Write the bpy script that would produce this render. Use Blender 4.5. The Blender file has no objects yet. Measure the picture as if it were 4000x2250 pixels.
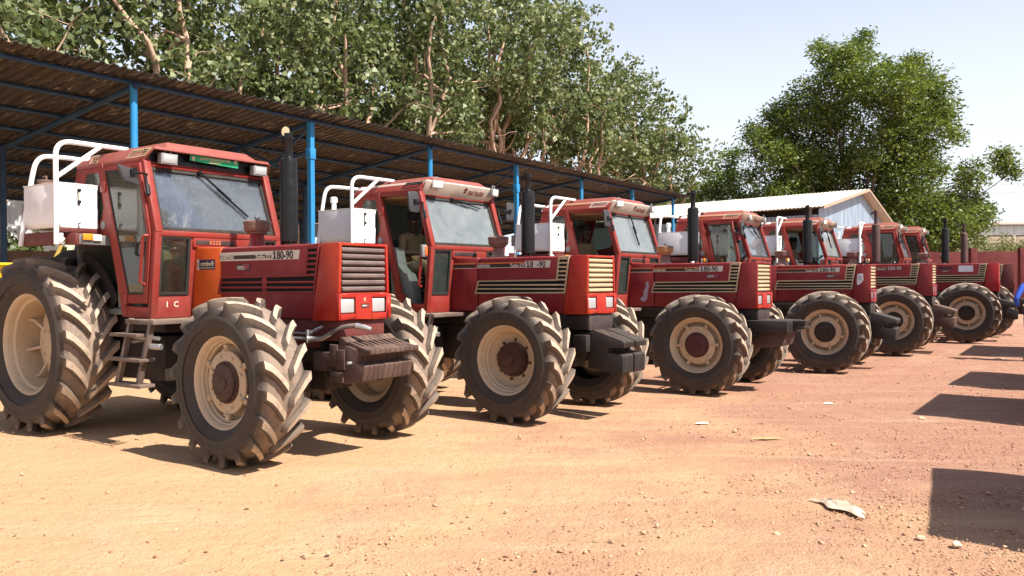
import bpy, bmesh, math, random
import numpy as np
from mathutils import Vector, Matrix, Euler

R = math.radians
sc = bpy.context.scene
C = sc.collection
random.seed(7)

# ------------------------------------------------------------------ camera, sky, sun, exposure
CAM_Z, CAM_F, CAM_TILT, CAM_ROLL = 1.534, 28.665, 0.00893, -0.0063
cam = bpy.data.cameras.new('camera'); cam.lens = CAM_F; cam.sensor_width = 36; cam.clip_start = 0.05; cam.clip_end = 3000
camo = bpy.data.objects.new('camera', cam); C.objects.link(camo); sc.camera = camo
camo.matrix_world = Matrix.Translation((0, 0, CAM_Z)) @ Matrix.Rotation(math.pi/2 - CAM_TILT, 4, 'X') @ Matrix.Rotation(CAM_ROLL, 4, 'Z')

SUN_DIR = Vector((0.848*0.617, -0.53*0.617, 0.787)).normalized()      # towards the sun
SUN_EL = math.asin(SUN_DIR.z); SUN_ROT = math.atan2(SUN_DIR.x, SUN_DIR.y)
w = bpy.data.worlds.new('World'); sc.world = w; w.use_nodes = True
nt = w.node_tree; bg = nt.nodes['Background']
sky = nt.nodes.new('ShaderNodeTexSky'); sky.sky_type = 'NISHITA'; sky.sun_disc = False
sky.sun_elevation = SUN_EL; sky.sun_rotation = SUN_ROT
sky.air_density = 1.0; sky.dust_density = 1.6; sky.ozone_density = 1.0; sky.altitude = 300
# dry-season haze: the blue fades to a pale band all round the horizon
tc = nt.nodes.new('ShaderNodeTexCoord'); sx = nt.nodes.new('ShaderNodeSeparateXYZ'); nt.links.new(tc.outputs['Generated'], sx.inputs[0])
mr = nt.nodes.new('ShaderNodeMapRange'); mr.interpolation_type = 'SMOOTHSTEP'; mr.inputs['From Min'].default_value = -.02; mr.inputs['From Max'].default_value = .62; mr.inputs['To Min'].default_value = .93; mr.inputs['To Max'].default_value = .12
nt.links.new(sx.outputs[2], mr.inputs['Value'])
hz_ = nt.nodes.new('ShaderNodeMix'); hz_.data_type = 'RGBA'; nt.links.new(mr.outputs[0], hz_.inputs[0]); nt.links.new(sky.outputs[0], hz_.inputs[6]); hz_.inputs[7].default_value = (6.7, 7.0, 7.6, 1)
nt.links.new(hz_.outputs[2], bg.inputs['Color'])
bg.inputs['Strength'].default_value = 0.080
sun = bpy.data.lights.new('sun', 'SUN'); sun.energy = 5.0; sun.angle = R(0.55); sun.color = (1.0, 0.94, 0.84)
suno = bpy.data.objects.new('sun', sun); C.objects.link(suno)
suno.rotation_euler = (-SUN_DIR).to_track_quat('-Z', 'Y').to_euler(); suno.location = (10, -6, 20)
vs = sc.view_settings
sc.display_settings.display_device = 'sRGB'
vs.view_transform = 'Standard'; vs.look = 'None'; vs.exposure = 1.08; vs.gamma = 1; vs.use_curve_mapping = False
sc.render.engine = 'CYCLES'
sc.cycles.max_bounces = 8; sc.cycles.transparent_max_bounces = 12; sc.cycles.use_denoising = True

# ------------------------------------------------------------------ helpers
def gz(x, y):
    """height of the yard: gently undulating, rising a little far off"""
    q = x*0.559 + y*0.829
    return float(np.interp(q, GQ, GH))
_q = np.linspace(-30, 140, 1701)
_h = np.interp(_q, [-30, 0, 5.1, 8.2, 11.6, 15.2, 18.6, 22.1, 24.5, 40, 80, 140], [.03, .03, .0445, -.0095, -.047, -.047, .010, .049, .06, .12, .42, .5])
_k = np.exp(-np.linspace(-2, 2, 21)**2); _k /= _k.sum()
GQ = _q[10:-10]; GH = np.convolve(_h, _k, 'valid')

def ray(px, py):
    """direction of the sight line through a point of the 4000x2250 photograph"""
    a, b = px-2000, py-1125; f = CAM_F/36*4000; cr, sr = math.cos(CAM_ROLL), math.sin(CAM_ROLL)
    u = a*cr + b*sr; v = -a*sr + b*cr; U = -v/f; p = CAM_TILT
    return Vector((u/f, math.cos(p) + U*math.sin(p), -math.sin(p) + U*math.cos(p)))
def at(px, py, Y):
    r = ray(px, py); return r*(Y/r.y) + Vector((0, 0, CAM_Z))

def tag(o, label=None, cat=None, group=None, kind=None):
    if label: o['label'] = label
    if cat: o['category'] = cat
    if group: o['group'] = group
    if kind: o['kind'] = kind
    return o
def empty(name, loc=(0, 0, 0), rz=0, parent=None):
    o = bpy.data.objects.new(name, None); C.objects.link(o); o.location = loc; o.rotation_euler = (0, 0, rz); o.empty_display_size = 0.2
    if parent: o.parent = parent
    return o
def obj(name, me, m=None, parent=None, loc=None, rot=None):
    o = bpy.data.objects.new(name, me); C.objects.link(o)
    if parent: o.parent = parent
    if loc is not None: o.location = loc
    if rot is not None: o.rotation_euler = rot
    if m is not None:
        if len(me.materials) == 0: me.materials.append(None)
        o.material_slots[0].link = 'OBJECT'; o.material_slots[0].material = m
    return o
CACHE = {}
def cached(key, fn):
    if key not in CACHE: CACHE[key] = fn()
    return CACHE[key]

class MB:
    """collects simple solids and makes ONE mesh of them"""
    def __init__(s): s.v = []; s.f = []
    def add(s, vs_, fs):
        n = len(s.v); s.v += [tuple(p) for p in vs_]; s.f += [tuple(i+n for i in f) for f in fs]; return s
    def hexa(s, p):       # 4 bottom + 4 top, same turn
        return s.add(p, [(3, 2, 1, 0), (4, 5, 6, 7), (0, 1, 5, 4), (1, 2, 6, 5), (2, 3, 7, 6), (3, 0, 4, 7)])
    def box(s, x0, x1, y0, y1, z0, z1):
        return s.hexa([(x0, y0, z0), (x1, y0, z0), (x1, y1, z0), (x0, y1, z0), (x0, y0, z1), (x1, y0, z1), (x1, y1, z1), (x0, y1, z1)])
    def prism(s, poly, a0, a1, axis='y', t0=None):
        """polygon extruded along an axis; a0/a1 may be functions of the point"""
        def P(p, a):
            a = a(p) if callable(a) else a
            return {'y': (p[0], a, p[1]), 'x': (a, p[0], p[1]), 'z': (p[0], p[1], a)}[axis]
        n = len(poly)
        return s.add([P(p, a0) for p in poly] + [P(p, a1) for p in poly], [tuple(range(n)), tuple(range(2*n-1, n-1, -1))] + [(i, i+n, (i+1) % n+n, (i+1) % n) for i in range(n)])
    def ring(s, outer, inner, a0, a1, axis='y'):
        """frame between two polygons of as many points"""
        def P(p, a):
            a = a(p) if callable(a) else a
            return {'y': (p[0], a, p[1]), 'x': (a, p[0], p[1]), 'z': (p[0], p[1], a)}[axis]
        n = len(outer); V = [P(p, a0) for p in outer] + [P(p, a0) for p in inner] + [P(p, a1) for p in outer] + [P(p, a1) for p in inner]
        F = []
        for i in range(n):
            j = (i+1) % n
            F += [(i, j, j+n, i+n), (2*n+j, 2*n+i, 3*n+i, 3*n+j), (j, i, 2*n+i, 2*n+j), (n+i, n+j, 3*n+j, 3*n+i)]
        return s.add(V, F)
    def tube(s, pts, r, n=10, cap=True):
        pts = [Vector(p) for p in pts]; rs = r if isinstance(r, (list, tuple)) else [r]*len(pts)
        V = []; up = None
        for i, p in enumerate(pts):
            d = (pts[min(i+1, len(pts)-1)] - pts[max(i-1, 0)]).normalized()
            if up is None: up = Vector((0, 0, 1)) if abs(d.z) < .9 else Vector((1, 0, 0))
            a = d.cross(up); a = a.normalized() if a.length > 1e-6 else d.orthogonal().normalized(); up = a.cross(d).normalized()
            V += [p + (a*math.cos(2*math.pi*k/n) + up*math.sin(2*math.pi*k/n))*rs[i] for k in range(n)]
        F = [(i*n+k, i*n+(k+1) % n, (i+1)*n+(k+1) % n, (i+1)*n+k) for i in range(len(pts)-1) for k in range(n)]
        if cap: F += [tuple(range(n-1, -1, -1)), tuple((len(pts)-1)*n+k for k in range(n))]
        return s.add(V, F)
    def lathe(s, prof, c=(0, 0, 0), axis='z', n=24, a0=0, a1=2*math.pi, cap=False):
        full = abs(a1-a0-2*math.pi) < 1e-6; m = n if full else n+1; V = []
        for r, h in prof:
            for k in range(m):
                t = a0 + (a1-a0)*k/n; q, e = r*math.cos(t), r*math.sin(t)
                V.append({'z': (c[0]+q, c[1]+e, c[2]+h), 'y': (c[0]+q, c[1]+h, c[2]+e), 'x': (c[0]+h, c[1]+q, c[2]+e)}[axis])
        F = [(i*m+k, i*m+(k+1) % m, (i+1)*m+(k+1) % m, (i+1)*m+k) for i in range(len(prof)-1) for k in range(n)]
        if cap: F += [tuple(range(m-1, -1, -1)), tuple((len(prof)-1)*m+k for k in range(m))]
        return s.add(V, F)
    def ball(s, c, rx, ry=None, rz=None, n=12):
        ry = ry or rx; rz = rz or rx; h = max(4, n//2)
        V = []; F = []
        for i in range(h+1):
            t = math.pi*i/h
            for k in range(n):
                a = 2*math.pi*k/n; V.append((c[0]+rx*math.sin(t)*math.cos(a), c[1]+ry*math.sin(t)*math.sin(a), c[2]+rz*math.cos(t)))
        for i in range(h):
            for k in range(n): F.append((i*n+k, i*n+(k+1) % n, (i+1)*n+(k+1) % n, (i+1)*n+k))
        return s.add(V, F)
    def bar(s, a, b, w_, h_, up=(0, 0, 1)):
        a, b = Vector(a), Vector(b); d = (b-a).normalized(); x = d.cross(Vector(up)).normalized()*w_/2; z = x.cross(d).normalized()*h_/2
        return s.hexa([a-x-z, b-x-z, b+x-z, a+x-z, a-x+z, b-x+z, b+x+z, a+x+z])
    def mesh(s, name='mesh', bevel=0, seg=2, smooth=32, weld=True):
        me = bpy.data.meshes.new(name); me.from_pydata(s.v, [], s.f)
        bm = bmesh.new(); bm.from_mesh(me)
        if weld: bmesh.ops.remove_doubles(bm, verts=bm.verts, dist=1e-5)
        bmesh.ops.recalc_face_normals(bm, faces=bm.faces)
        if bevel:
            es = [e for e in bm.edges if len(e.link_faces) == 2 and e.calc_face_angle(0) > R(28)]
            bmesh.ops.bevel(bm, geom=es, offset=bevel, segments=seg, affect='EDGES', profile=0.5, clamp_overlap=True)
        bm.to_mesh(me); bm.free()
        if smooth: me.shade_smooth(); me.set_sharp_from_angle(angle=R(smooth))
        return me

# ------------------------------------------------------------------ materials
MATS = {}
def newmat(name):
    m = bpy.data.materials.new(name); m.use_nodes = True; t = m.node_tree
    return m, t, t.nodes['Principled BSDF']
def N(t, typ, **k):
    n = t.nodes.new(typ)
    for a, b in k.items():
        if a in n.inputs: n.inputs[a].default_value = b
        else: setattr(n, a, b)
    return n
def ramp(t, src, p0, p1, c0=(0, 0, 0, 1), c1=(1, 1, 1, 1)):
    r = t.nodes.new('ShaderNodeValToRGB'); r.color_ramp.elements[0].position = p0; r.color_ramp.elements[1].position = p1
    r.color_ramp.elements[0].color = c0; r.color_ramp.elements[1].color = c1; t.links.new(src, r.inputs[0]); return r.outputs[0]
def mix(t, fac, a, b, blend='MIX'):
    n = t.nodes.new('ShaderNodeMix'); n.data_type = 'RGBA'; n.blend_type = blend
    for i, s in ((0, fac), (6, a), (7, b)):
        if isinstance(s, (int, float)): n.inputs[i].default_value = s
        elif isinstance(s, (tuple, list)): n.inputs[i].default_value = (*s[:3], 1)
        else: t.links.new(s, n.inputs[i])
    return n.outputs[2]
def math_(t, op, a, b=0.0, clamp=False):
    n = t.nodes.new('ShaderNodeMath'); n.operation = op; n.use_clamp = clamp
    for i, s in ((0, a), (1, b)):
        if isinstance(s, (int, float)): n.inputs[i].default_value = s
        else: t.links.new(s, n.inputs[i])
    return n.outputs[0]
def noise(t, scale, detail=4, rough=.55, vec=None, dist=0):
    n = N(t, 'ShaderNodeTexNoise', Scale=scale, Detail=detail, Roughness=rough, Distortion=dist)
    if vec is None:
        vec = objvec(t)
    t.links.new(vec, n.inputs['Vector']); return n.outputs['Fac']
def objvec(t):
    for n in t.nodes:
        if n.type == 'TEX_COORD' and n.label == 'oc': return t.nodes['ocadd'].outputs[0]
    tc = t.nodes.new('ShaderNodeTexCoord'); tc.label = 'oc'
    oi = t.nodes.new('ShaderNodeObjectInfo')
    ad = t.nodes.new('ShaderNodeVectorMath'); ad.name = 'ocadd'; ad.operation = 'ADD'
    mu = t.nodes.new('ShaderNodeMath'); mu.operation = 'MULTIPLY'; mu.inputs[1].default_value = 17.0
    t.links.new(oi.outputs['Random'], mu.inputs[0]); t.links.new(tc.outputs['Object'], ad.inputs[0]); t.links.new(mu.outputs[0], ad.inputs[1])
    return ad.outputs[0]
def bump(t, b, h, strength=.3, dist=.01):
    n = N(t, 'ShaderNodeBump', Strength=strength, Distance=dist); t.links.new(h, n.inputs['Height']); t.links.new(n.outputs[0], b.inputs['Normal'])
DUST = (.36, .25, .17)
def paint(name, base, faded, rough=.42, dust=.35, wear=.3, chips=None, metal=0, bumps=.08):
    """worn paint: blotchy fading, fine scratches and dust that has settled on what faces up"""
    if name in MATS: return MATS[name]
    m, t, b = newmat(name)
    col = mix(t, ramp(t, noise(t, 2.3, 5, .6, dist=.6), .38, .68), base, faded)
    fine = ramp(t, noise(t, 38, 4, .7), .35, .75); col = mix(t, math_(t, 'MULTIPLY', fine, wear), col, tuple(c*.62 for c in base))
    gm = t.nodes.new('ShaderNodeNewGeometry'); sx = t.nodes.new('ShaderNodeSeparateXYZ'); t.links.new(gm.outputs['True Normal'], sx.inputs[0])
    upf = math_(t, 'MULTIPLY', ramp(t, sx.outputs[2], .2, .95), dust)
    dn = math_(t, 'MULTIPLY', math_(t, 'ADD', upf, dust*.28), ramp(t, noise(t, 6, 6, .65), .3, .72), True)
    col = mix(t, dn, col, DUST)
    if chips:
        cm = ramp(t, noise(t, 13, 8, .75, dist=.4), .66, .69); col = mix(t, cm, col, chips)
    t.links.new(col, b.inputs['Base Color'])
    t.links.new(ramp(t, noise(t, 9, 4), .3, .8, (rough-.1,)*3+(1,), (min(.95, rough+.3),)*3+(1,)), b.inputs['Roughness'])
    b.inputs['Metallic'].default_value = metal; b.inputs['Specular IOR Level'].default_value = .32
    if bumps: bump(t, b, noise(t, 60, 3), bumps, .004)
    MATS[name] = m; return m
RED = paint('faded_red_paint', (.185, .007, .011), (.23, .022, .024), .48, .17, .3, chips=(.10, .03, .025))
RED_DEEP = paint('deep_red_paint', (.165, .006, .011), (.205, .016, .020), .48, .14, .3, chips=(.12, .03, .025))
RED_BRIGHT = paint('bright_red_paint', (.36, .006, .012), (.28, .012, .016), .35, .1, .15)
RED_CAB = paint('orange_red_cab_paint', (.225, .015, .010), (.20, .030, .024), .5, .17, .35, chips=(.13, .03, .02))
RED_FRONT = paint('orange_red_front_paint', (.30, .012, .007), (.34, .040, .010), .42, .05, .25, chips=(.15, .02, .015))  # brighter, more orange red for grille shells and lamp panels
PINK = paint('sun_faded_roof_paint', (.24, .052, .042), (.26, .072, .057), .6, .12, .3)
ORANGE = paint('orange_primer_paint', (.50, .085, .008), (.46, .055, .008), .5, .1, .2, chips=(.16, .04, .02))
MAROON = paint('maroon_metal_paint', (.10, .015, .016), (.13, .028, .025), .55, .3, .3)
CREAM = paint('cream_plastic', (.47, .36, .22), (.36, .27, .17), .5, .3, .35)
CREAMW = paint('dusty_white_visor_paint', (.60, .52, .44), (.48, .40, .33), .5, .3, .35)
BEIGE = paint('beige_visor_paint', (.50, .36, .26), (.40, .26, .19), .5, .3, .4)
WHITE = paint('white_enamel', (.82, .82, .83), (.74, .73, .73), .3, .12, .06)
WHITE_TUBE = paint('white_tube_enamel', (.8, .79, .78), (.7, .69, .68), .3, .15, .08)
BLACK = paint('black_enamel', (.004, .004, .005), (.007, .007, .008), .28, .01, .1)
BROWN_MUF = paint('rusty_muffler_paint', (.06, .03, .032), (.1, .05, .045), .6, .2, .4)
DARK = paint('oily_dark_metal', (.010, .008, .008), (.024, .015, .013), .6, .2, .4)
RUBBER = paint('black_rubber_trim', (.012, .011, .011), (.022, .02, .02), .7, .15, .2)
GREY = paint('grey_plastic', (.16, .16, .17), (.22, .22, .22), .5, .3, .2)
SLOT_SHADE = paint('slot_shade_black', (.004, .003, .003), (.006, .004, .004), .95, 0, 0, bumps=0)  # near-black colour standing for the shade inside vent slots
MIRG = paint('dark_grey_mirror_shell', (.035, .034, .040), (.05, .048, .055), .5, .1, .2)
GREYBAR = paint('weathered_grille_plastic', (.10, .070, .070), (.16, .12, .115), .55, .35, .4)
IRON = paint('rusty_cast_iron', (.055, .028, .024), (.10, .06, .052), .7, .25, .45)
IRON_BLACK = paint('black_cast_iron', (.012, .010, .011), (.028, .022, .022), .55, .16, .4)
STEEL = paint('galvanised_steel', (.55, .55, .54), (.4, .4, .4), .35, .1, .2, metal=.8)
STEP = paint('scuffed_step_steel', (.10, .07, .06), (.2, .15, .13), .6, .45, .45)
RIM = paint('cream_rim_paint', (.53, .42, .29), (.47, .34, .22), .5, .3, .4, chips=(.20, .075, .03))
HUB = paint('dark_red_hub_paint', (.05, .018, .016), (.035, .015, .013), .5, .35, .4)
LAMPHOUSE = paint('lamp_housing', (.28, .28, .29), (.2, .2, .2), .45, .2, .2)
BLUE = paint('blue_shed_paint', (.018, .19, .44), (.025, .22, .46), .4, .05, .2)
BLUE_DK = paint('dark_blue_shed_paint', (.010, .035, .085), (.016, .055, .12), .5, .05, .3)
TAN_CAP = paint('tan_precleaner_plastic', (.42, .21, .08), (.36, .18, .08), .45, .3, .2)
PRECL = paint('brown_precleaner_metal', (.14, .07, .06), (.2, .12, .1), .5, .45, .3)
GREENGREY = paint('grey_green_cab_trim', (.13, .15, .14), (.18, .19, .17), .6, .3, .3, chips=(.2, .08, .03))
YELLOW = paint('yellow_implement_paint', (.75, .52, .01), (.68, .45, .02), .4, .1, .2)
DECAL_BLACK = paint('black_decal', (.03, .022, .022), (.05, .03, .03), .45, .1, .2)
DECAL_WHITE = paint('white_decal', (.62, .57, .50), (.5, .44, .38), .5, .15, .35)
DECAL_ORANGE = paint('orange_decal', (.62, .2, .05), (.55, .16, .05), .5, .1, .2)
DECAL_NAVY = paint('navy_sticker', (.03, .03, .08), (.045, .04, .09), .4, .05, .1)
DECAL_GREEN = paint('green_sticker', (.02, .30, .13), (.03, .34, .17), .4, .05, .1)
DECAL_PINK = paint('pink_lettering', (.6, .12, .16), (.5, .1, .14), .4, .05, .1)
DECAL_SAND = paint('sand_lettering', (.62, .55, .36), (.55, .45, .3), .4, .05, .1)
DECAL_DKRED = paint('dark_red_lettering', (.2, .03, .03), (.15, .03, .03), .5, .05, .1)
SCRATCH = paint('bare_scuffed_metal', (.36, .33, .40), (.30, .2, .24), .5, .1, .3, chips=(.24, .02, .03))
AMBER = paint('amber_lens', (.75, .26, .02), (.65, .2, .02), .25, .1, .1)
CLEARLENS = paint('clear_lens', (.8, .74, .64), (.7, .65, .55), .25, .1, .1)
PAPER = paint('white_paper', (.75, .75, .78), (.6, .6, .63), .6, .1, .15)
SEATM = paint('black_vinyl', (.02, .02, .022), (.035, .033, .033), .5, .3, .2)

def lampglass():
    m, t, b = newmat('headlamp_glass')
    wv = N(t, 'ShaderNodeTexWave', Scale=28, Distortion=.3); wv.bands_direction = 'Y'
    tc = t.nodes.new('ShaderNodeTexCoord'); t.links.new(tc.outputs['Object'], wv.inputs['Vector'])
    t.links.new(mix(t, wv.outputs['Fac'], (.30, .31, .32), (.60, .61, .61)), b.inputs['Base Color'])
    b.inputs['Roughness'].default_value = .12; b.inputs['Metallic'].default_value = .25
    bump(t, b, wv.outputs['Fac'], .5, .004); return m
LAMP = lampglass()
def glass(name, tint, dust, dustcol, rough=.02, streak=3):
    m, t, b = newmat(name); t.nodes.remove(b); out = t.nodes['Material Output']
    tr = N(t, 'ShaderNodeBsdfTransparent'); tr.inputs[0].default_value = (*tint, 1)
    gl = N(t, 'ShaderNodeBsdfGlossy'); gl.inputs['Roughness'].default_value = rough; gl.inputs[0].default_value = (.95, .97, 1, 1)
    fr = N(t, 'ShaderNodeFresnel', IOR=1.52)
    m1 = N(t, 'ShaderNodeMixShader'); t.links.new(fr.outputs[0], m1.inputs[0]); t.links.new(tr.outputs[0], m1.inputs[1]); t.links.new(gl.outputs[0], m1.inputs[2])
    df = N(t, 'ShaderNodeBsdfDiffuse'); df.inputs[0].default_value = (*dustcol, 1)
    nn = math_(t, 'MULTIPLY', ramp(t, noise(t, streak, 6, .65, dist=.8), .2, .8), dust*.8); n2 = math_(t, 'MULTIPLY', ramp(t, noise(t, 55, 2, .6), .62, .72), .25)
    fac = math_(t, 'ADD', math_(t, 'ADD', nn, n2), dust*.28, True)
    m2 = N(t, 'ShaderNodeMixShader'); t.links.new(fac, m2.inputs[0]); t.links.new(m1.outputs[0], m2.inputs[1]); t.links.new(df.outputs[0], m2.inputs[2])
    t.links.new(m2.outputs[0], out.inputs[0]); return m
GLASS_CLEAR = glass('cab_glass', (.78, .88, .84), .10, (.42, .40, .36))
GLASS_DUSTY = glass('dusty_windscreen', (.72, .78, .78), .26, (.44, .45, .46))
GLASS_MID = glass('hazy_windscreen', (.70, .75, .80), .13, (.42, .43, .45))
GLASS_DK = glass('grimy_side_glass', (.58, .66, .60), .22, (.30, .29, .24))
GLASS_FQ = glass('muddy_quarter_glass', (.55, .64, .60), .20, (.16, .20, .18))
GLASS_FQ1 = glass('grubby_quarter_glass', (.66, .70, .62), .09, (.2, .2, .16))

def tyremat(name, dustamt):
    m, t, b = newmat(name)
    tc = t.nodes.new('ShaderNodeTexCoord'); sp = t.nodes.new('ShaderNodeSeparateXYZ'); t.links.new(tc.outputs['Generated'], sp.inputs[0])
    dx = math_(t, 'SUBTRACT', sp.outputs[0], .5); dz = math_(t, 'SUBTRACT', sp.outputs[2], .5)
    r = math_(t, 'SQRT', math_(t, 'ADD', math_(t, 'MULTIPLY', dx, dx), math_(t, 'MULTIPLY', dz, dz)))
    lugtop = ramp(t, r, .463, .474); tread = ramp(t, r, .415, .452)                                   # worn, dusty tread; black sidewall
    n1 = noise(t, 5, 6, .65, dist=.5); n2 = noise(t, 30, 5, .7)
    fac = math_(t, 'MULTIPLY', ramp(t, math_(t, 'ADD', math_(t, 'MULTIPLY', n1, .6), math_(t, 'MULTIPLY', n2, .4)), .22, .52), math_(t, 'ADD', math_(t, 'MULTIPLY', tread, dustamt), .14), True)
    col = mix(t, fac, (.014, .011, .010), mix(t, lugtop, (.20, .155, .125), (.46, .345, .25)))
    # dust lies on the flats of the tread; the steep flanks of the lugs stay black
    oc = t.nodes.new('ShaderNodeTexCoord'); cs = t.nodes.new('ShaderNodeVectorMath'); cs.operation = 'MULTIPLY'; cs.inputs[1].default_value = (1, 0, 1); t.links.new(oc.outputs['Object'], cs.inputs[0])
    nrm = t.nodes.new('ShaderNodeVectorMath'); nrm.operation = 'NORMALIZE'; t.links.new(cs.outputs[0], nrm.inputs[0])
    gm = t.nodes.new('ShaderNodeNewGeometry'); vt = t.nodes.new('ShaderNodeVectorTransform'); vt.vector_type = 'NORMAL'; vt.convert_from = 'WORLD'; vt.convert_to = 'OBJECT'; t.links.new(gm.outputs['True Normal'], vt.inputs[0])
    dt = t.nodes.new('ShaderNodeVectorMath'); dt.operation = 'DOT_PRODUCT'; t.links.new(nrm.outputs[0], dt.inputs[0]); t.links.new(vt.outputs[0], dt.inputs[1])
    flat = ramp(t, math_(t, 'ABSOLUTE', dt.outputs['Value']), .60, .86, (.34, .34, .34, 1)); sidew = ramp(t, r, .415, .43, (1, 1, 1, 1), (0, 0, 0, 1))
    fac = math_(t, 'MULTIPLY', fac, math_(t, 'MAXIMUM', flat, sidew)); col = mix(t, fac, (.014, .011, .010), mix(t, lugtop, (.23, .165, .125), (.42, .315, .235)))
    scuff = math_(t, 'MULTIPLY', ramp(t, noise(t, 75, 6, .8, dist=1.5), .60, .72), .18); col = mix(t, scuff, col, (.4, .34, .3))
    t.links.new(col, b.inputs['Base Color']); b.inputs['Roughness'].default_value = .78
    h = math_(t, 'ADD', n2, math_(t, 'MULTIPLY', noise(t, 140, 3), .5)); bump(t, b, h, .35, .006); return m
TYRE = tyremat('dusty_tyre_rubber', .84); TYRE2 = tyremat('cleaner_tyre_rubber', .6)

# ------------------------------------------------------------------ the yard
def ground_mat():
    m, t, b = newmat('laterite_yard')
    gm = t.nodes.new('ShaderNodeNewGeometry'); P = gm.outputs['Position']
    sp = t.nodes.new('ShaderNodeSeparateXYZ'); t.links.new(P, sp.inputs[0])
    n1 = noise(t, .35, 6, .6, P, .5); n2 = noise(t, 1.6, 6, .65, P, .4); n3 = noise(t, 9, 5, .65, P); n4 = noise(t, 46, 4, .7, P); n5 = noise(t, 150, 3, .7, P)
    g = math_(t, 'ADD', math_(t, 'MULTIPLY', sp.outputs[0], .19), math_(t, 'MULTIPLY', math_(t, 'SUBTRACT', n1, .5), 2.4))
    g = math_(t, 'ADD', g, math_(t, 'MULTIPLY', math_(t, 'SUBTRACT', n2, .5), 1.1))
    redf = ramp(t, math_(t, 'ADD', g, .34), 0.15, .95)
    col = mix(t, redf, (.52, .325, .180), (.35, .180, .125))
    col = mix(t, math_(t, 'MULTIPLY', ramp(t, noise(t, .8, 5, .6, P, 1.), .55, .75), .55), col, (.54, .38, .26))
    mp = N(t, 'ShaderNodeMapping'); mp.inputs['Rotation'].default_value = (0, 0, R(-38)); mp.inputs['Scale'].default_value = (.35, 3.2, 1); t.links.new(P, mp.inputs[0])
    trk = noise(t, 1.0, 5, .6, mp.outputs[0], .7)                     # faint streaks left by wheels driving over it
    col = mix(t, math_(t, 'MULTIPLY', ramp(t, trk, .50, .70), .22), col, (.62, .46, .32)); col = mix(t, math_(t, 'MULTIPLY', ramp(t, trk, .30, .46, (1, 1, 1, 1), (0, 0, 0, 1)), .18), col, (.36, .175, .10))
    peb = ramp(t, n4, .55, .66); pat = ramp(t, noise(t, 1.1, 5, .7, P, .6), .38, .62)
    col = mix(t, math_(t, 'MULTIPLY', math_(t, 'MULTIPLY', peb, pat), .75), col, (.22, .105, .075))
    col = mix(t, math_(t, 'MULTIPLY', ramp(t, n3, .3, .75), .30), col, (.40, .22, .13))
    col = mix(t, math_(t, 'MULTIPLY', ramp(t, n5, .58, .7), .35), col, (.66, .50, .36))
    far = ramp(t, math_(t, 'MULTIPLY', sp.outputs[1], .01), .28, .55); col = mix(t, math_(t, 'MULTIPLY', far, .8), col, (.42, .30, .16))
    t.links.new(col, b.inputs['Base Color']); b.inputs['Roughness'].default_value = .95; b.inputs['Specular IOR Level'].default_value = .15
    h = math_(t, 'ADD', math_(t, 'MULTIPLY', n3, .7), math_(t, 'ADD', math_(t, 'MULTIPLY', n4, .4), math_(t, 'MULTIPLY', n5, .14)))
    # pressed tyre prints where the tractors came in: chevrons along each wheel's line
    u = math_(t, 'SUBTRACT', math_(t, 'MULTIPLY', sp.outputs[0], .829), math_(t, 'MULTIPLY', sp.outputs[1], .559)); v = math_(t, 'ADD', math_(t, 'MULTIPLY', sp.outputs[0], .559), math_(t, 'MULTIPLY', sp.outputs[1], .829))
    v = math_(t, 'ADD', v, math_(t, 'MULTIPLY', math_(t, 'SUBTRACT', noise(t, .25, 2, .5, P), .5), .8)); tot = None
    for v0 in (3.1, 4.30, 5.98, 7.42, 9.1, 10.8, 12.5):
        dv = math_(t, 'ABSOLUTE', math_(t, 'SUBTRACT', v, v0)); band = ramp(t, dv, .17, .23, (1, 1, 1, 1), (0, 0, 0, 1))
        ch = ramp(t, math_(t, 'SINE', math_(t, 'MULTIPLY', math_(t, 'ADD', u, math_(t, 'MULTIPLY', dv, 1.1)), 26.0)), .35, .75); k = math_(t, 'MULTIPLY', band, math_(t, 'ADD', math_(t, 'MULTIPLY', ch, .75), .25)); tot = k if tot is None else math_(t, 'MAXIMUM', tot, k)
    prints = math_(t, 'MULTIPLY', tot, ramp(t, noise(t, .7, 4, .65, P, .5), .46, .66))
    col2 = mix(t, math_(t, 'MULTIPLY', prints, .10), col, (.60, .43, .30)); t.links.new(col2, b.inputs['Base Color'])
    h = math_(t, 'SUBTRACT', h, math_(t, 'MULTIPLY', prints, .20))
    bump(t, b, h, 1.0, .05); return m
GROUND = ground_mat()
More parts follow.
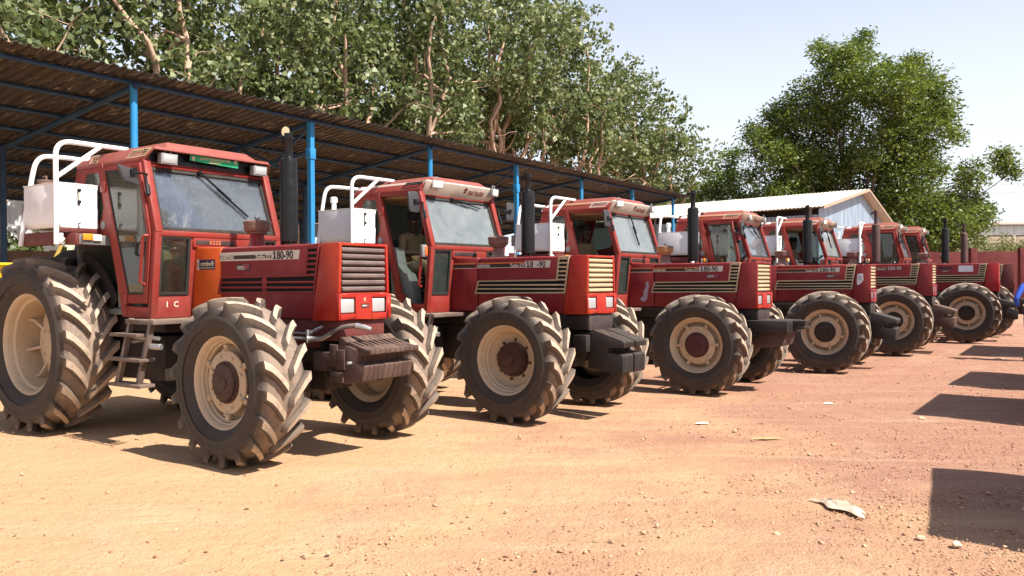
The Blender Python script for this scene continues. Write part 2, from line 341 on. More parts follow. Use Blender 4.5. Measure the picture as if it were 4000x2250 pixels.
def build_ground():
    def axis(lo, hi, fine0, fine1, step):
        a = list(np.arange(fine0, fine1, step)); x = fine0; s = step; L = []
        while x > lo: s *= 1.35; x -= s; L.append(x)
        x = a[-1]; s = step; Rr = []
        while x < hi: s *= 1.35; x += s; Rr.append(x)
        return np.array(L[::-1] + a + Rr)
    xs = axis(-900, 900, -9, 11, .09); ys = axis(-300, 1600, 2.2, 22, .09)
    X, Y = np.meshgrid(xs, ys); Z = np.interp(X*.559+Y*.829, GQ, GH)
    rng = np.random.default_rng(3); loc = np.zeros_like(Z)
    for k in range(46):                                                   # small bumps and old wheel ruts
        f = rng.uniform(.8, 9); a = rng.uniform(0, 6.28); loc += np.sin((X*np.cos(a)+Y*np.sin(a))*f+rng.uniform(0, 6.28))*.011/(1+f*.35)/2.2
    near = np.clip((24-np.abs(Y-8))/6, 0, 1)*np.clip((14-np.abs(X))/4, 0, 1); Z = Z + loc*near*.8 - .004
    nx, ny = len(xs), len(ys); me = bpy.data.meshes.new('ground')
    co = np.stack([X, Y, Z], -1).reshape(-1, 3).astype(np.float32)
    i = np.arange(nx*ny).reshape(ny, nx); q = np.stack([i[:-1, :-1], i[:-1, 1:], i[1:, 1:], i[1:, :-1]], -1).reshape(-1, 4)
    quick(me, co, q); me.shade_smooth(); o = obj('ground', me, GROUND); tag(o, kind='structure')
def quick(me, co, faces):
    nf, k = faces.shape; me.vertices.add(len(co)); me.vertices.foreach_set('co', co.astype(np.float32).ravel())
    me.loops.add(nf*k); me.loops.foreach_set('vertex_index', faces.astype(np.int32).ravel())
    me.polygons.add(nf); me.polygons.foreach_set('loop_start', np.arange(0, nf*k, k, dtype=np.int32)); me.update(calc_edges=True); me.validate()
build_ground()

def stones(name, pts, sizes, seed, squash=.6):
    """many small angular stones in one mesh"""
    rng = np.random.default_rng(seed); n = len(pts)
    base = np.array([(1, 0, 0), (-1, 0, 0), (0, 1, 0), (0, -1, 0), (0, 0, 1), (0, 0, -1)], float)
    F = np.array([(0, 2, 4), (2, 1, 4), (1, 3, 4), (3, 0, 4), (2, 0, 5), (1, 2, 5), (3, 1, 5), (0, 3, 5)])
    s = np.asarray(sizes)[:, None, None]; v = base[None]*s*rng.uniform(.55, 1.2, (n, 6, 1)) + rng.normal(0, .22, (n, 6, 3))*s
    v[:, :, 2] *= squash; a = rng.uniform(0, 6.28, n); c, d = np.cos(a), np.sin(a)
    x = v[:, :, 0]*c[:, None]-v[:, :, 1]*d[:, None]; y = v[:, :, 0]*d[:, None]+v[:, :, 1]*c[:, None]; v[:, :, 0] = x; v[:, :, 1] = y
    v += np.asarray(pts)[:, None, :]; f = (F[None]+np.arange(n)[:, None, None]*6).reshape(-1, 3)
    me = bpy.data.meshes.new(name); quick(me, v.reshape(-1, 3), f); return me
def pebble_mat(name, a, b_, c_):
    m, t, b = newmat(name); gm = t.nodes.new('ShaderNodeNewGeometry')
    rp = t.nodes.new('ShaderNodeValToRGB'); e = rp.color_ramp.elements; e[0].color = (*a, 1); e[1].color = (*c_, 1); k = e.new(.5); k.color = (*b_, 1)
    t.links.new(gm.outputs['Random Per Island'], rp.inputs[0]); t.links.new(rp.outputs[0], b.inputs['Base Color']); b.inputs['Roughness'].default_value = .9; return m
PEB = pebble_mat('laterite_pebbles', (.30, .13, .085), (.46, .25, .15), (.55, .36, .24))
WSTONE = pebble_mat('white_crushed_stone', (.55, .54, .53), (.68, .67, .66), (.78, .77, .76))
rng = np.random.default_rng(11)
n = 60000; u = rng.random(n)
PY = 2.6*np.exp(u*math.log(26/2.6)); PX = (rng.random(n)*1.44-.72)*PY
dens = np.clip((.16+.26*np.clip(PX-.25*PY+.6,-.4,3))+.30*np.sin(PX*1.3+1.7*np.sin(PY*.9))*np.sin(PY*1.1+PX*.4), .06, 1); keep = rng.random(n) < dens
PX, PY = PX[keep], PY[keep]; PZ = np.interp(PX*.559+PY*.829, GQ, GH); sz = .0055*np.exp(rng.normal(0, .5, len(PX)))+.0016
tag(obj('pebbles', stones('pebbles', np.stack([PX, PY, PZ+.002], -1), np.minimum(sz, .024), 5), PEB), 'loose reddish laterite pebbles scattered across the dirt yard', 'gravel', kind='stuff')
n = 1500; a = rng.random(n)*6.28; rr = np.sqrt(rng.random(n)); gx = -6.0+rr*np.cos(a)*1.0; gy = 14.1+rr*np.sin(a)*1.0
tag(obj('white_gravel', stones('white_gravel', np.stack([gx, gy, .02+.20*(1-rr**2)*rng.random(n)], -1), rng.uniform(.02, .045, n), 6, .8), WSTONE), 'heap of white crushed stone round the foot of a blue shed post', 'gravel', kind='stuff')
# single larger stones and litter
def rock(px, py, s, lab, mat=PEB):
    p = ray(px, py); k = (.02-CAM_Z)/p.z; x, y = p.x*k, p.y*k; z = gz(x, y)
    bm = bmesh.new(); bmesh.ops.create_icosphere(bm, subdivisions=2, radius=s)
    rs = random.Random(int(px)); ph = [rs.uniform(0, 6) for _ in range(3)]
    for v in bm.verts: v.co *= 1+.22*math.sin(v.co.x/s*3+ph[0])*math.sin(v.co.y/s*2.7+ph[1])+rs.uniform(-.1, .1); v.co.z *= .62
    me = bpy.data.meshes.new('stone'); bm.to_mesh(me); bm.free()
    o = obj('stone', me, mat, loc=(x, y, z+s*.3)); tag(o, lab, 'stone', 'larger stones lying on the yard'); return o
rock(3735, 2148, .028, 'palest of the fist-sized stones, at the edge of the big square shadow', pebble_mat('pale_stone', (.5, .36, .28), (.55, .4, .3), (.5, .36, .28)))
rock(3595, 2120, .024, 'reddish stone just left of the lower corner of the big square shadow')
rock(3035, 2105, .020, 'small dark red stone in the sand below the crumpled cloth')
rock(3330, 1930, .016, 'small dark red stone on the sand above the crumpled cloth')
rock(2870, 1675, .022, 'dark stone between the two paper scraps on the sand')
rock(3600, 1620, .034, 'dark clod at the tip of the second shadow on the right')
def litter(name, px, py, lx, ly, rz, lab, cat, mat, seed, h=.03):
    p = ray(px, py); k = (.03-CAM_Z)/p.z; x, y = p.x*k, p.y*k; nx, ny = 22, 12; rs = np.random.default_rng(seed)
    U, V = np.meshgrid(np.linspace(-1, 1, nx), np.linspace(-1, 1, ny)); Z = np.zeros_like(U)
    for q in range(14):
        a = rs.normal(0, .5); f = rs.uniform(2, 7); Z += np.abs(np.sin((U*np.sin(a)+V*np.cos(a))*f+rs.uniform(0, 6)))*rs.uniform(.1, .5)
    Z = Z/Z.max()*h*(1-.55*np.abs(V)**2)*(1-.5*np.abs(U)**3); X = U*lx/2*(1-.25*V+.1*np.sin(V*5)); Y = V*ly/2*(1-.45*np.abs(U)+.18*np.sin(U*7+seed))
    me = bpy.data.meshes.new(name); i = np.arange(nx*ny).reshape(ny, nx)
    quick(me, np.stack([X, Y, Z+.004], -1).reshape(-1, 3), np.stack([i[:-1, :-1], i[:-1, 1:], i[1:, 1:], i[1:, :-1]], -1).reshape(-1, 4)); me.shade_smooth(); me.set_sharp_from_angle(angle=R(25))
    o = obj(name, me, mat, loc=(x, y, gz(x, y)), rot=(0, 0, rz)); tag(o, lab, cat); return o
CLOTH = paint('dusty_pale_cloth', (.62, .49, .38), (.55, .42, .31), .8, .2, .15)
litter('cloth_scrap', 3290, 1992, .36, .17, R(-68), 'crumpled pale cloth lying on the bare sand', 'cloth', CLOTH, 2, .05)
litter('paper_scrap', 2740, 1640, .13, .08, R(10), 'flattened white paper scrap nearest the middle of the yard', 'litter', PAPER, 4, .015)
litter('paper_scrap', 3235, 1557, .10, .07, R(-10), 'small white paper scrap right of the fourth tractor front wheel', 'litter', PAPER, 5, .015)
litter('leaf_litter', 2990, 1702, .26, .08, R(5), 'strip of dry yellowish leaves on the sand', 'litter', paint('dry_leaf', (.40, .27, .12), (.35, .22, .1), .8, .2, .2), 8, .02)

# ------------------------------------------------------------------ wheels
def tyre_mesh(Rt, W, rim, NL, lugh, lean, seed=0):
    """agricultural tyre: chevron lugs raised out of one continuous skin; axis along y, outer side at -y"""
    Rb = Rt-lugh; h = W/2; pitch = 2*math.pi/NL
    base = [(.010, Rb+.004), (.028, Rb+.004), (.30*h, Rb+.001), (.53*h, Rb-.008), (.75*h, Rb-.022), (.92*h, Rb-.044), (1.0*h, Rb-.078)]
    top = [(.010, Rb+.003), (.030, Rt), (.30*h, Rt-.001), (.53*h, Rt-.005), (.77*h, Rt-.011), (.985*h, Rt-.024), (1.035*h, Rb-.082)]
    side = [(1.03*h, Rb-.100), (1.055*h, Rb-.114), (1.055*h, Rb-.121), (1.04*h, Rb-.125), (1.045*h, Rb-.15*(Rb-rim)/.26-.03), (1.02*h, rim+.42*(Rb-rim)), (.96*h, rim+.22*(Rb-rim)), (.93*h, rim+.20*(Rb-rim)), (.85*h, rim+.07*(Rb-rim)), (.775*h, rim+.005), (.70*h, rim-.012)]
    ang_b = [0, .06, .305, .40]; V = []; F = []; rows_all = []
    ncol = NL*4
    for sgn, off in ((-1, 0), (1, .5)):
        rows = []
        for j in range(len(base)+len(side)):
            idx = []
            for k in range(NL):
                for c in range(4):
                    if j < len(base):
                        lug = c in (1, 2) and 1 <= j <= 5; y, r = (top if lug else base)[j]
                        s_ = min(1, y/h); shift = lean*(1-s_)**1.35
                        wd = 1+.12*max(0, s_-.55)/.45
                        aa = .2+(ang_b[c]-.2)*wd*(1.0 if c in (1, 2) else 1.12)
                    else:
                        y, r = side[j-len(base)]; shift = 0; aa = .2+(ang_b[c]-.2)*1.35; aa = (c+.0)/4*.96 if j > len(base)+1 else aa
                    t = -(k+off+aa)*pitch*1.0 - shift*pitch
                    # rolling forward is towards +x, seen from -y clockwise: angle measured so that x = r cos, z = r sin
                    idx.append(len(V)); V.append((r*math.cos(t), sgn*y, r*math.sin(t)))
            rows.append(idx)
        for j in range(len(rows)-1):
            for c in range(ncol):
                d = (c+1) % ncol; q = (rows[j][c], rows[j][d], rows[j+1][d], rows[j+1][c]); F.append(q if sgn > 0 else q[::-1])
        rows_all.append(rows)
    a, b = rows_all[0][0], rows_all[1][0]
    for c in range(ncol):
        d = (c+1) % ncol; F.append((a[c], a[d], b[(d-2) % ncol], b[(c-2) % ncol]))
    m = MB(); m.v = V; m.f = F; return m.mesh('tyre', smooth=40, weld=False)

FR_R, FR_W, FR_RIM = .692, .43, .378
RR_R, RR_W, RR_RIM = .888, .53, .505
def rim_front(kind):
    m = MB(); h = .162
    if kind == 'ring':
        m.lathe([(.366, h-.03), (.384, h-.012), (.386, h), (.378, h+.003), (.366, h-.004), (.352, h-.02), (.345, h-.045), (.332, h-.05), (.328, h-.075), (.314, h-.08), (.310, h-.11), (.318, h-.118), (.318, h-.135), (.300, h-.15), (.298, .0), (.17, -.012)], axis='y', n=56); m.lathe([(.302, 0), (.31, -.12), (.366, -h)], axis='y', n=56)
    else:
        m.lathe([(.366, h-.03), (.384, h-.012), (.386, h), (.378, h+.003), (.366, h-.004), (.352, h-.022), (.344, h-.05), (.326, h-.06), (.322, h-.085), (.306, h-.098), (.300, h-.13), (.285, h-.15), (.27, h-.165), (.20, h-.175), (.15, h-.175)], axis='y', n=56)
    m.v = [(x, -y, z) for x, y, z in m.v]; return m.mesh('rim', smooth=40)
def disc_front():
    m = MB(); y = -.112
    m.lathe([(.15, y+.02), (.15, y), (.252, y), (.258, y+.004), (.258, y+.018), (.15, y+.02)], axis='y', n=48)
    return m.mesh('bolt_ring', smooth=40)
def bracket_front():
    m = MB(); m.box(.232, .305, -.118, -.085, -.021, .021); m.box(.245, .272, -.130, -.116, -.016, .016); m.lathe([(.0, -.141), (.011, -.141), (.011, -.128)], (.259, 0, 0), 'y', 6); return m.mesh('rim_bracket', .003)
def hub_front(kind):
    m = MB()
    if kind == 'ring':
        m.lathe([(.172, -.09), (.172, -.125), (.166, -.131), (.150, -.133), (.148, -.146), (.125, -.152), (.06, -.154), (.058, -.162), (.02, -.164), (0, -.164)], axis='y', n=40)
        for k in range(20):
            a = k*2*math.pi/20; m.lathe([(0, -.140), (.0075, -.140), (.0075, -.130)], (.159*math.cos(a), 0, .159*math.sin(a)), 'y', 6)
    else:
        m.lathe([(.19, .02), (.188, -.03), (.178, -.06), (.165, -.066), (.162, -.085), (.11, -.094), (.07, -.096), (.066, -.115), (.05, -.122), (0, -.122)], axis='y', n=40)
        for k in range(16):
            a = k*2*math.pi/16; m.lathe([(0, -.076), (.009, -.076), (.009, -.062)], (.172*math.cos(a), 0, .172*math.sin(a)), 'y', 6)
    return m.mesh('hub', smooth=35)
def bolt_mesh(): return MB().lathe([(0, -.014), (.012, -.012), (.013, 0), (.018, .001), (.018, .005)], axis='y', n=6).mesh('bolt', smooth=30)
def rim_rear():
    m = MB(); h = .205
    m.lathe([(.49, h-.035), (.512, h-.015), (.515, h), (.505, h+.004), (.49, h-.004), (.474, h-.03), (.466, h-.075), (.44, h-.09), (.436, h-.12), (.428, h-.3), (.44, -.17), (.49, -h)], axis='y', n=64)
    m.v = [(x, -y, z) for x, y, z in m.v]; return m.mesh('rim', smooth=40)
def disc_rear():
    m = MB()
    m.lathe([(.432, .125), (.40, .11), (.33, .075), (.27, .06), (.235, .058), (.222, .03), (.21, .025), (.12, .025), (.115, .0), (.09, -.01), (0, -.012)], axis='y', n=48)
    for k in range(8):
        a = k*math.pi/4+.2; ca, sa = math.cos(a), math.sin(a); w_ = .014
        P = [(.225, .055), (.425, .115), (.428, -.02), (.40, .02), (.30, .04)]
        vs_ = [(r*ca-q*sa, y, r*sa+q*ca) for q in (-w_, w_) for r, y in P]
        m.add(vs_, [(0, 1, 2, 3, 4), (9, 8, 7, 6, 5)] + [(i, i+5, (i+1) % 5+5, (i+1) % 5) for i in range(5)])
    return m.mesh('wheel_disc', smooth=35)
def front_wheel(T, y, steer, kind, detail, hubmat, spin):
    w_ = empty('front_wheel', (0, y, .684), steer if y < 0 else math.pi+steer, T)
    s = 1
    obj('tyre', cached('ftyre', lambda: tyre_mesh(FR_R, FR_W, FR_RIM, 18, .056, 1.0)) if y < 0 else cached('ftyre2', lambda: tyre_mesh(FR_R, FR_W, FR_RIM, 18, .056, -1.0)), TYRE, w_, rot=(0, spin, 0))
    obj('rim', cached('rim_'+kind, lambda: rim_front(kind)), RIM, w_)
    obj('hub', cached('hub_'+kind, lambda: hub_front(kind)), hubmat, w_)
    if kind == 'ring':
        obj('bolt_ring', cached('bring', disc_front), RIM, w_)
        for k in range(6): obj('rim_bracket', cached('brk', bracket_front), RIM, w_, rot=(0, k*math.pi/3+.5+spin, 0))
    if detail:
        rb, yb = (.213, -.114) if kind == 'ring' else (.216, -.004)
        for k in range(8):
            a = k*math.pi/4+.35+spin; obj('bolt', cached('bolt', bolt_mesh), RIM if kind == 'ring' else HUB, w_, (rb*math.cos(a), yb, rb*math.sin(a)))
def rear_wheel(T, y, detail):
    w_ = empty('rear_wheel', (-3.02, y, .883), 0 if y < 0 else math.pi, T)
    obj('tyre', cached('rtyre', lambda: tyre_mesh(RR_R, RR_W, RR_RIM, 20, .062, 1.08)) if y < 0 else cached('rtyre2', lambda: tyre_mesh(RR_R, RR_W, RR_RIM, 20, .062, -1.08)), TYRE, w_, rot=(0, .1, 0))
    obj('rim', cached('rrim', rim_rear), RIM, w_)
    obj('wheel_disc', cached('rdisc', disc_rear), RIM, w_)
    if detail:
        for k in range(8):
            a = k*math.pi/4; obj('bolt', cached('bolt', bolt_mesh), RIM, w_, (.165*math.cos(a), .022, .165*math.sin(a)))

# ------------------------------------------------------------------ lettering
def text(parent, s, size, loc, rot, m, bold=0, name='lettering', align='LEFT', sx=1.0, shear=0, space=1.0):
    cu = bpy.data.curves.new(name, 'FONT'); cu.body = s; cu.size = size; cu.extrude = .0007; cu.offset = bold; cu.align_x = align; cu.shear = shear; cu.space_character = space; cu.resolution_u = 3
    tmp = bpy.data.objects.new('tmp', cu); me = bpy.data.meshes.new_from_object(tmp); me.name = name
    bpy.data.objects.remove(tmp); bpy.data.curves.remove(cu); me.materials.clear()
    o = obj(name, me, m, parent, loc, rot); o.scale = (sx, 1, 1); return o
SIDE = (math.pi/2, 0, 0)
def plate(x0, x1, z0, z1, y, d=.0012, skew=0.0):
    return MB().hexa([(x0-skew, y-d, z0), (x1-skew, y-d, z0), (x1-skew, y, z0), (x0-skew, y, z0), (x0, y-d, z1), (x1, y-d, z1), (x1, y, z1), (x0, y, z1)]).mesh('plate', smooth=0)

# ------------------------------------------------------------------ people
def grow(V, Ed, Rad, root=0, sub=2):
    """skin a stick figure and return the finished surface as a mesh"""
    me = bpy.data.meshes.new('tmp'); me.from_pydata(V, Ed, []); o = bpy.data.objects.new('tmp', me); C.objects.link(o)
    md = o.modifiers.new('s', 'SKIN'); md.use_smooth_shade = True
    for i, r in enumerate(Rad):
        d = me.skin_vertices[0].data[i]; d.radius = r if isinstance(r, tuple) else (r, r); d.use_root = i == root
    o.modifiers.new('u', 'SUBSURF').levels = sub
    bpy.context.view_layer.update(); dg = bpy.context.evaluated_depsgraph_get()
    out = bpy.data.meshes.new_from_object(o.evaluated_get(dg)); bpy.data.objects.remove(o); bpy.data.meshes.remove(me); return out
SKINM = paint('dark_brown_skin', (.045, .022, .015), (.06, .03, .02), .5, 0, .1)
def cloth(name, a, b): return paint(name, a, b, .85, .05, .25, bumps=.25)
KHAKI = cloth('khaki_shirt_cloth', (.19, .125, .062), (.23, .16, .085)); TROUS = cloth('beige_trouser_cloth', (.27, .20, .12), (.32, .25, .15))
BLUECL = cloth('royal_blue_cloth', (.02, .07, .42), (.03, .10, .52)); CAPD = cloth('dark_cap_cloth', (.012, .012, .016), (.02, .02, .024)); SHOE = paint('dark_shoe', (.02, .015, .012), (.03, .02, .02), .6, .3, .2)
REDCAP = cloth('red_cap_cloth', (.4, .05, .05), (.5, .12, .1))
def hand(parts, wrist, tip_dir, side, curl=.5, size=1.0):
    """palm is part of the body; four unequal fingers and a thumb as bent tapering tubes"""
    d = Vector(tip_dir).normalized(); s = Vector(side).normalized(); dn = d.cross(s).normalized()
    if dn.z > 0: dn = -dn
    m = MB(); w0 = Vector(wrist)+d*.075*size
    for k, L in enumerate((.068, .078, .073, .056)):
        p = w0+s*(k-1.5)*.019*size; a = p+d*L*.5*size+dn*.01*curl; b = a+(d*(1-curl)+dn*curl).normalized()*L*.35*size; c = b+(d*(1-1.7*curl)+dn*1.4*curl).normalized()*L*.28*size
        m.tube([p-d*.025, p, a, b, c], [.009, .0092, .0085, .0078, .0055], 6)
    t0 = Vector(wrist)+d*.028*size-s*.03*size; m.tube([t0, t0-s*.02+d*.025, t0-s*.022+d*.055+dn*.018*curl], [.012, .010, .007], 6)
    parts.append(m)
def person(name, parent, loc, rz, pose, shirt, trous, cap, label, group=None):
    """one continuous body from a skeleton; cloth and skin by region; hair or cap, eyes and hands' fingers as children"""
    o0 = empty(name, loc, rz); tag(o0, label, 'person', group)
    J = pose; V = []; Ed = []; Rad = []; reg = []
    def add(p, r, reg_, prev=None):
        V.append(tuple(p)); Rad.append(r); reg.append(reg_)
        if prev is not None: Ed.append((prev, len(V)-1))
        return len(V)-1
    P = {k: Vector(v) for k, v in J.items() if isinstance(v, tuple)}
    pel = add(P['pelvis'], (.155, .115), 'T'); ab = add(P['pelvis'].lerp(P['chest'], .45), (.135, .105), 'S', pel); ch = add(P['chest'], (.165, .115), 'S', ab)
    ub = add(P['chest'].lerp(P['neck'], .62), (.12, .085), 'S', ch); nk = add(P['neck'], .052, 'K', ub)
    hd = P['head']; f = Vector(J['face']).normalized(); up = (hd-P['neck']).normalized()
    j1 = add(hd-up*.075+f*.012, (.062, .068), 'K', nk); j2 = add(hd-up*.01, (.074, .090), 'K', j1); j3 = add(hd+up*.06-f*.005, (.072, .088), 'K', j2); add(hd+up*.115-f*.01, (.04, .05), 'K', j3)
    for s in ('l', 'r'):
        sh = add(P['sh'+s], .062, 'S', ub); e1 = add(P['sh'+s].lerp(P['el'+s], .5), .052, 'S', sh); el = add(P['el'+s], .043, 'S' if J.get('long') else 'S', e1)
        fa = add(P['el'+s].lerp(P['wr'+s], .35), .042, 'S' if J.get('long') else 'K', el); wr = add(P['wr'+s], .026, 'K', fa); d = (P['ha'+s]-P['wr'+s]).normalized(); add(P['wr'+s]+d*.05, (.042, .02), 'K', wr); add(P['wr'+s]+d*.085, (.036, .015), 'K', len(V)-1)
        hp = add(P['hip'+s], .098, 'T', pel); th = add(P['hip'+s].lerp(P['kn'+s], .5), .082, 'T', hp); kn = add(P['kn'+s], .060, 'T', th)
        cf = add(P['kn'+s].lerp(P['an'+s], .35), .058, 'T', kn); an = add(P['an'+s], .042, 'T', cf)
        fd = P['to'+s]-P['an'+s]; add(P['an'+s]+fd*.3+Vector((0, 0, -.03)), .042, 'B', an); add(P['to'+s], (.042, .026), 'B', len(V)-1)
    me = grow(V, Ed, Rad)
    for m_ in (SKINM, shirt, trous, SHOE): me.materials.append(m_)
    idx = {'K': 0, 'S': 1, 'T': 2, 'B': 3}; VV = np.array(V); E0 = np.array([VV[a] for a, b in Ed]); E1 = np.array([VV[b] for a, b in Ed]); er = [(reg[a], reg[b]) for a, b in Ed]
    D = E1-E0; L2 = (D*D).sum(1)+1e-9
    for poly in me.polygons:
        c = np.array(poly.center); t = np.clip(((c-E0)*D).sum(1)/L2, 0, 1); q = E0+D*t[:, None]; k = int(np.argmin(((c-q)**2).sum(1))); poly.material_index = idx[er[k][0] if t[k] < .62 else er[k][1]]
        poly.use_smooth = True
    obj('body', me, None, o0)
    parts = []
    for s, sd in (('l', 1), ('r', -1)):
        d = (P['ha'+s]-P['wr'+s]).normalized(); side = d.cross(Vector((0, 0, 1))); side = side if side.length > .1 else Vector((0, 1, 0)); hand(parts, P['wr'+s], d, side*-sd, J.get('curl', .5))
    for pm in parts: obj('fingers', pm.mesh('fingers', smooth=60), SKINM, o0)
    # face: nose, lips, eyes, ears
    sd = f.cross(up).normalized(); c = hd+f*.094
    obj('nose', MB().tube([c+up*.022-f*.01, c-up*.012+f*.006, c-up*.022-f*.012], [.009, .015, .010], 7).mesh('nose', smooth=60), SKINM, o0)
    obj('mouth', MB().tube([hd+f*.085-up*.052-sd*.024, hd+f*.094-up*.050, hd+f*.085-up*.052+sd*.024], [.006, .011, .006], 6).mesh('mouth', smooth=60), paint('lips', (.06, .022, .018), (.07, .03, .02), .5, 0, .1), o0)
    for q in (-1, 1):
        obj('ear', MB().ball(hd+sd*q*.078-f*.005-up*.005, .012, .018, .028, 8).mesh('ear', smooth=60), SKINM, o0)
        obj('eye', MB().ball(hd+f*.080+sd*q*.032+up*.022, .012, .012, .009, 8).mesh('eye', smooth=60), paint('eye_white', (.5, .45, .4), (.4, .35, .3), .3, 0, 0), o0)
    m = MB()
    Mx = Matrix((sd, f, up)).transposed()
    def hat(prof, n=18):
        vs_ = []; fs = []
        for r, h_, sy in prof:
            for k in range(n):
                a = 2*math.pi*k/n; vs_.append(hd+Mx@Vector((r*math.cos(a), r*sy*math.sin(a)-.008, h_)))
        for i in range(len(prof)-1):
            for k in range(n): fs.append((i*n+k, i*n+(k+1) % n, (i+1)*n+(k+1) % n, (i+1)*n+k))
        fs.append(tuple((len(prof)-1)*n+k for k in range(n))); m.add(vs_, fs)
    if cap is not None:
        hat([(.082, .045, 1.17), (.086, .06, 1.17), (.084, .095, 1.17), (.070, .128, 1.17), (.04, .146, 1.15), (.008, .150, 1)])
        b0 = [hd+Mx@Vector((.070*math.sin(a), .09*math.cos(a)-.01, .052)) for a in np.linspace(-1.1, 1.1, 9)]; b1 = [hd+Mx@Vector((.066*math.sin(a), .165*math.cos(a)-.01, .034)) for a in np.linspace(-1.0, 1.0, 9)]
        vs_ = b0+b1+[p+up*.005 for p in b0]+[p+up*.005 for p in b1]; fs = []
        for i in range(8): fs += [(i, i+1, i+10, i+9), (18+i, 27+i, 28+i, 19+i), (9+i, 10+i, 28+i, 27+i)]
        m.add(vs_, fs); obj('cap', m.mesh('cap', smooth=50), cap, o0)
    else:
        hat([(.079, .03, 1.2), (.083, .06, 1.2), (.080, .095, 1.2), (.06, .128, 1.2), (.02, .139, 1.1)]); obj('hair', m.mesh('hair', smooth=60), paint('black_hair', (.008, .007, .007), (.012, .01, .01), .8, 0, .2), o0)
    # collar and belt
    m = MB(); m.tube([P['neck']-up*.03+Matrix.Rotation(a, 3, up)@(f*.062) for a in np.linspace(0, 6.2, 14)], .013, 6); obj('collar', m.mesh('collar', smooth=60), shirt, o0)
    return o0
def seated(lean=0, hx=.30, face=(1, -.25, -.12), hz=0):
    """driver on the tractor seat, tractor coordinates"""
    p = dict(pelvis=(-2.10, -.22, 1.70), chest=(-2.13+lean*.6, -.22, 2.00), neck=(-2.12+lean*.9, -.23, 2.17), head=(-2.10+lean, -.24, 2.305+hz), face=face, long=False, curl=.6,
             shr=(-2.13+lean*.8, -.40, 2.115), shl=(-2.13+lean*.8, -.05, 2.115), elr=(-2.06+lean*.7, -.47, 1.90), ell=(-2.02+lean*.7, .02, 1.90), wrr=(-1.86+lean*.4, -.38, 1.90), wrl=(-1.84+lean*.4, -.08, 1.93), har=(-1.78+lean*.4, -.33, 1.90), hal=(-1.76+lean*.4, -.10, 1.93),
             hipr=(-2.06, -.31, 1.70), hipl=(-2.06, -.13, 1.70), knr=(-1.66, -.40, 1.77), knl=(-1.66, -.08, 1.77), anr=(-1.60, -.43, 1.40), anl=(-1.56, -.08, 1.40), tor=(-1.42, -.44, 1.34), tol=(-1.38, -.08, 1.34))
    return p

# ------------------------------------------------------------------ tractors
S = .288                                       # half width of the bonnet
def side_y(z): return -(.722-max(0, z-2.645)/.13*.062)
def mirror_y(m): m.v = [(x, -y, z) for x, y, z in m.v]; return m

def bonnet_mesh():
    m = MB(); m.prism([(-.949, 1.175), (.30, 1.170), (.395, 1.815), (.37, 1.822), (-.949, 1.822)], -S, S); return m.mesh('bonnet', .022, 3)
def rearcowl_mesh():
    m = MB(); m.prism([(-1.44, 1.168), (-.953, 1.175), (-.953, 1.826), (-1.342, 1.832)], -S-.004, S+.004); return m.mesh('side_panel', .015, 2)
def nose_mesh():
    m = MB(); w0, w1 = .292, .318
    # grille shell: side cheeks, top, and a recessed face
    yf = lambda p: -(w1-(p[1]-1.16)/.66*(w1-w0))
    prof = [(.306, 1.163), (.600, 1.168), (.612, 1.385), (.622, 1.40), (.622, 1.812), (.612, 1.824), (.399, 1.820)]
    m.prism(prof, lambda p: yf(p), lambda p: yf(p)+.03); m.prism(prof, lambda p: -yf(p)-.03, lambda p: -yf(p))
    m.box(.40, .620, -.262, .262, 1.797, 1.822); m.box(.31, .612, -.288, .288, 1.166, 1.19); m.box(.50, .609, -.28, .28, 1.372, 1.398)
    return m.mesh('grille_shell', .008, 2)
def lamp_panel_mesh():
    m = MB(); y0, z0, z1 = .318, 1.172, 1.388
    outer = [(-y0, z0), (y0, z0), (y0, z1), (-y0, z1)]
    m.box(.592, .634, -.125, .075, z0, z1)
    for a, b in ((-y0, -.298), (.255, y0)): m.box(.592, .634, a, b, z0, z1)
    for a, b in ((-.298, -.125), (.075, .255)):
        m.box(.592, .634, a, b, 1.355, z1); m.box(.592, .634, a, b, z0, 1.222)
    m.box(.575, .594, -.305, .305, z0, z1)
    return m.mesh('lamp_panel', .006, 2)
def headlight_mesh():
    m = MB(); m.box(.594, .627, -.080, .080, 1.227, 1.350); return m.mesh('headlight', .012, 3)
def grille_bar_mesh():
    m = MB(); m.prism([(.590, -.021), (.604, -.024), (.618, -.012), (.618, .010), (.600, .019), (.590, .016)], -.258, .258); return m.mesh('grille_bar', .003)
def vent_panel_meshes():
    L = [(-.948, 1.548), (-.998, 1.384), (.324, 1.396), (.383, 1.823), (.230, 1.808), (.201, 1.557)]
    back = MB().prism(L, -S-.0015, -S+.01).mesh('vent_shade_plate', smooth=0)  # black plate on the bonnet side, painted as the dark of the slots
    inner = [(-.930, 1.530), (-.972, 1.404), (.306, 1.415), (.360, 1.802), (.248, 1.790), (.217, 1.539)]
    fr = MB().ring(L, inner, -S-.012, -S+.002).mesh('vent_frame', .003)
    return back, fr
def vent_slat(x0, x1, z, skew, h=.018): return MB().hexa([(x0, -S-.010, z-h/2), (x1, -S-.010, z-h/2), (x1, -S+.002, z-h/2), (x0, -S+.002, z-h/2), (x0+skew, -S-.010, z+h/2), (x1+skew, -S-.010, z+h/2), (x1+skew, -S+.002, z+h/2), (x0+skew, -S+.002, z+h/2)]).mesh('vent_slat', .002)
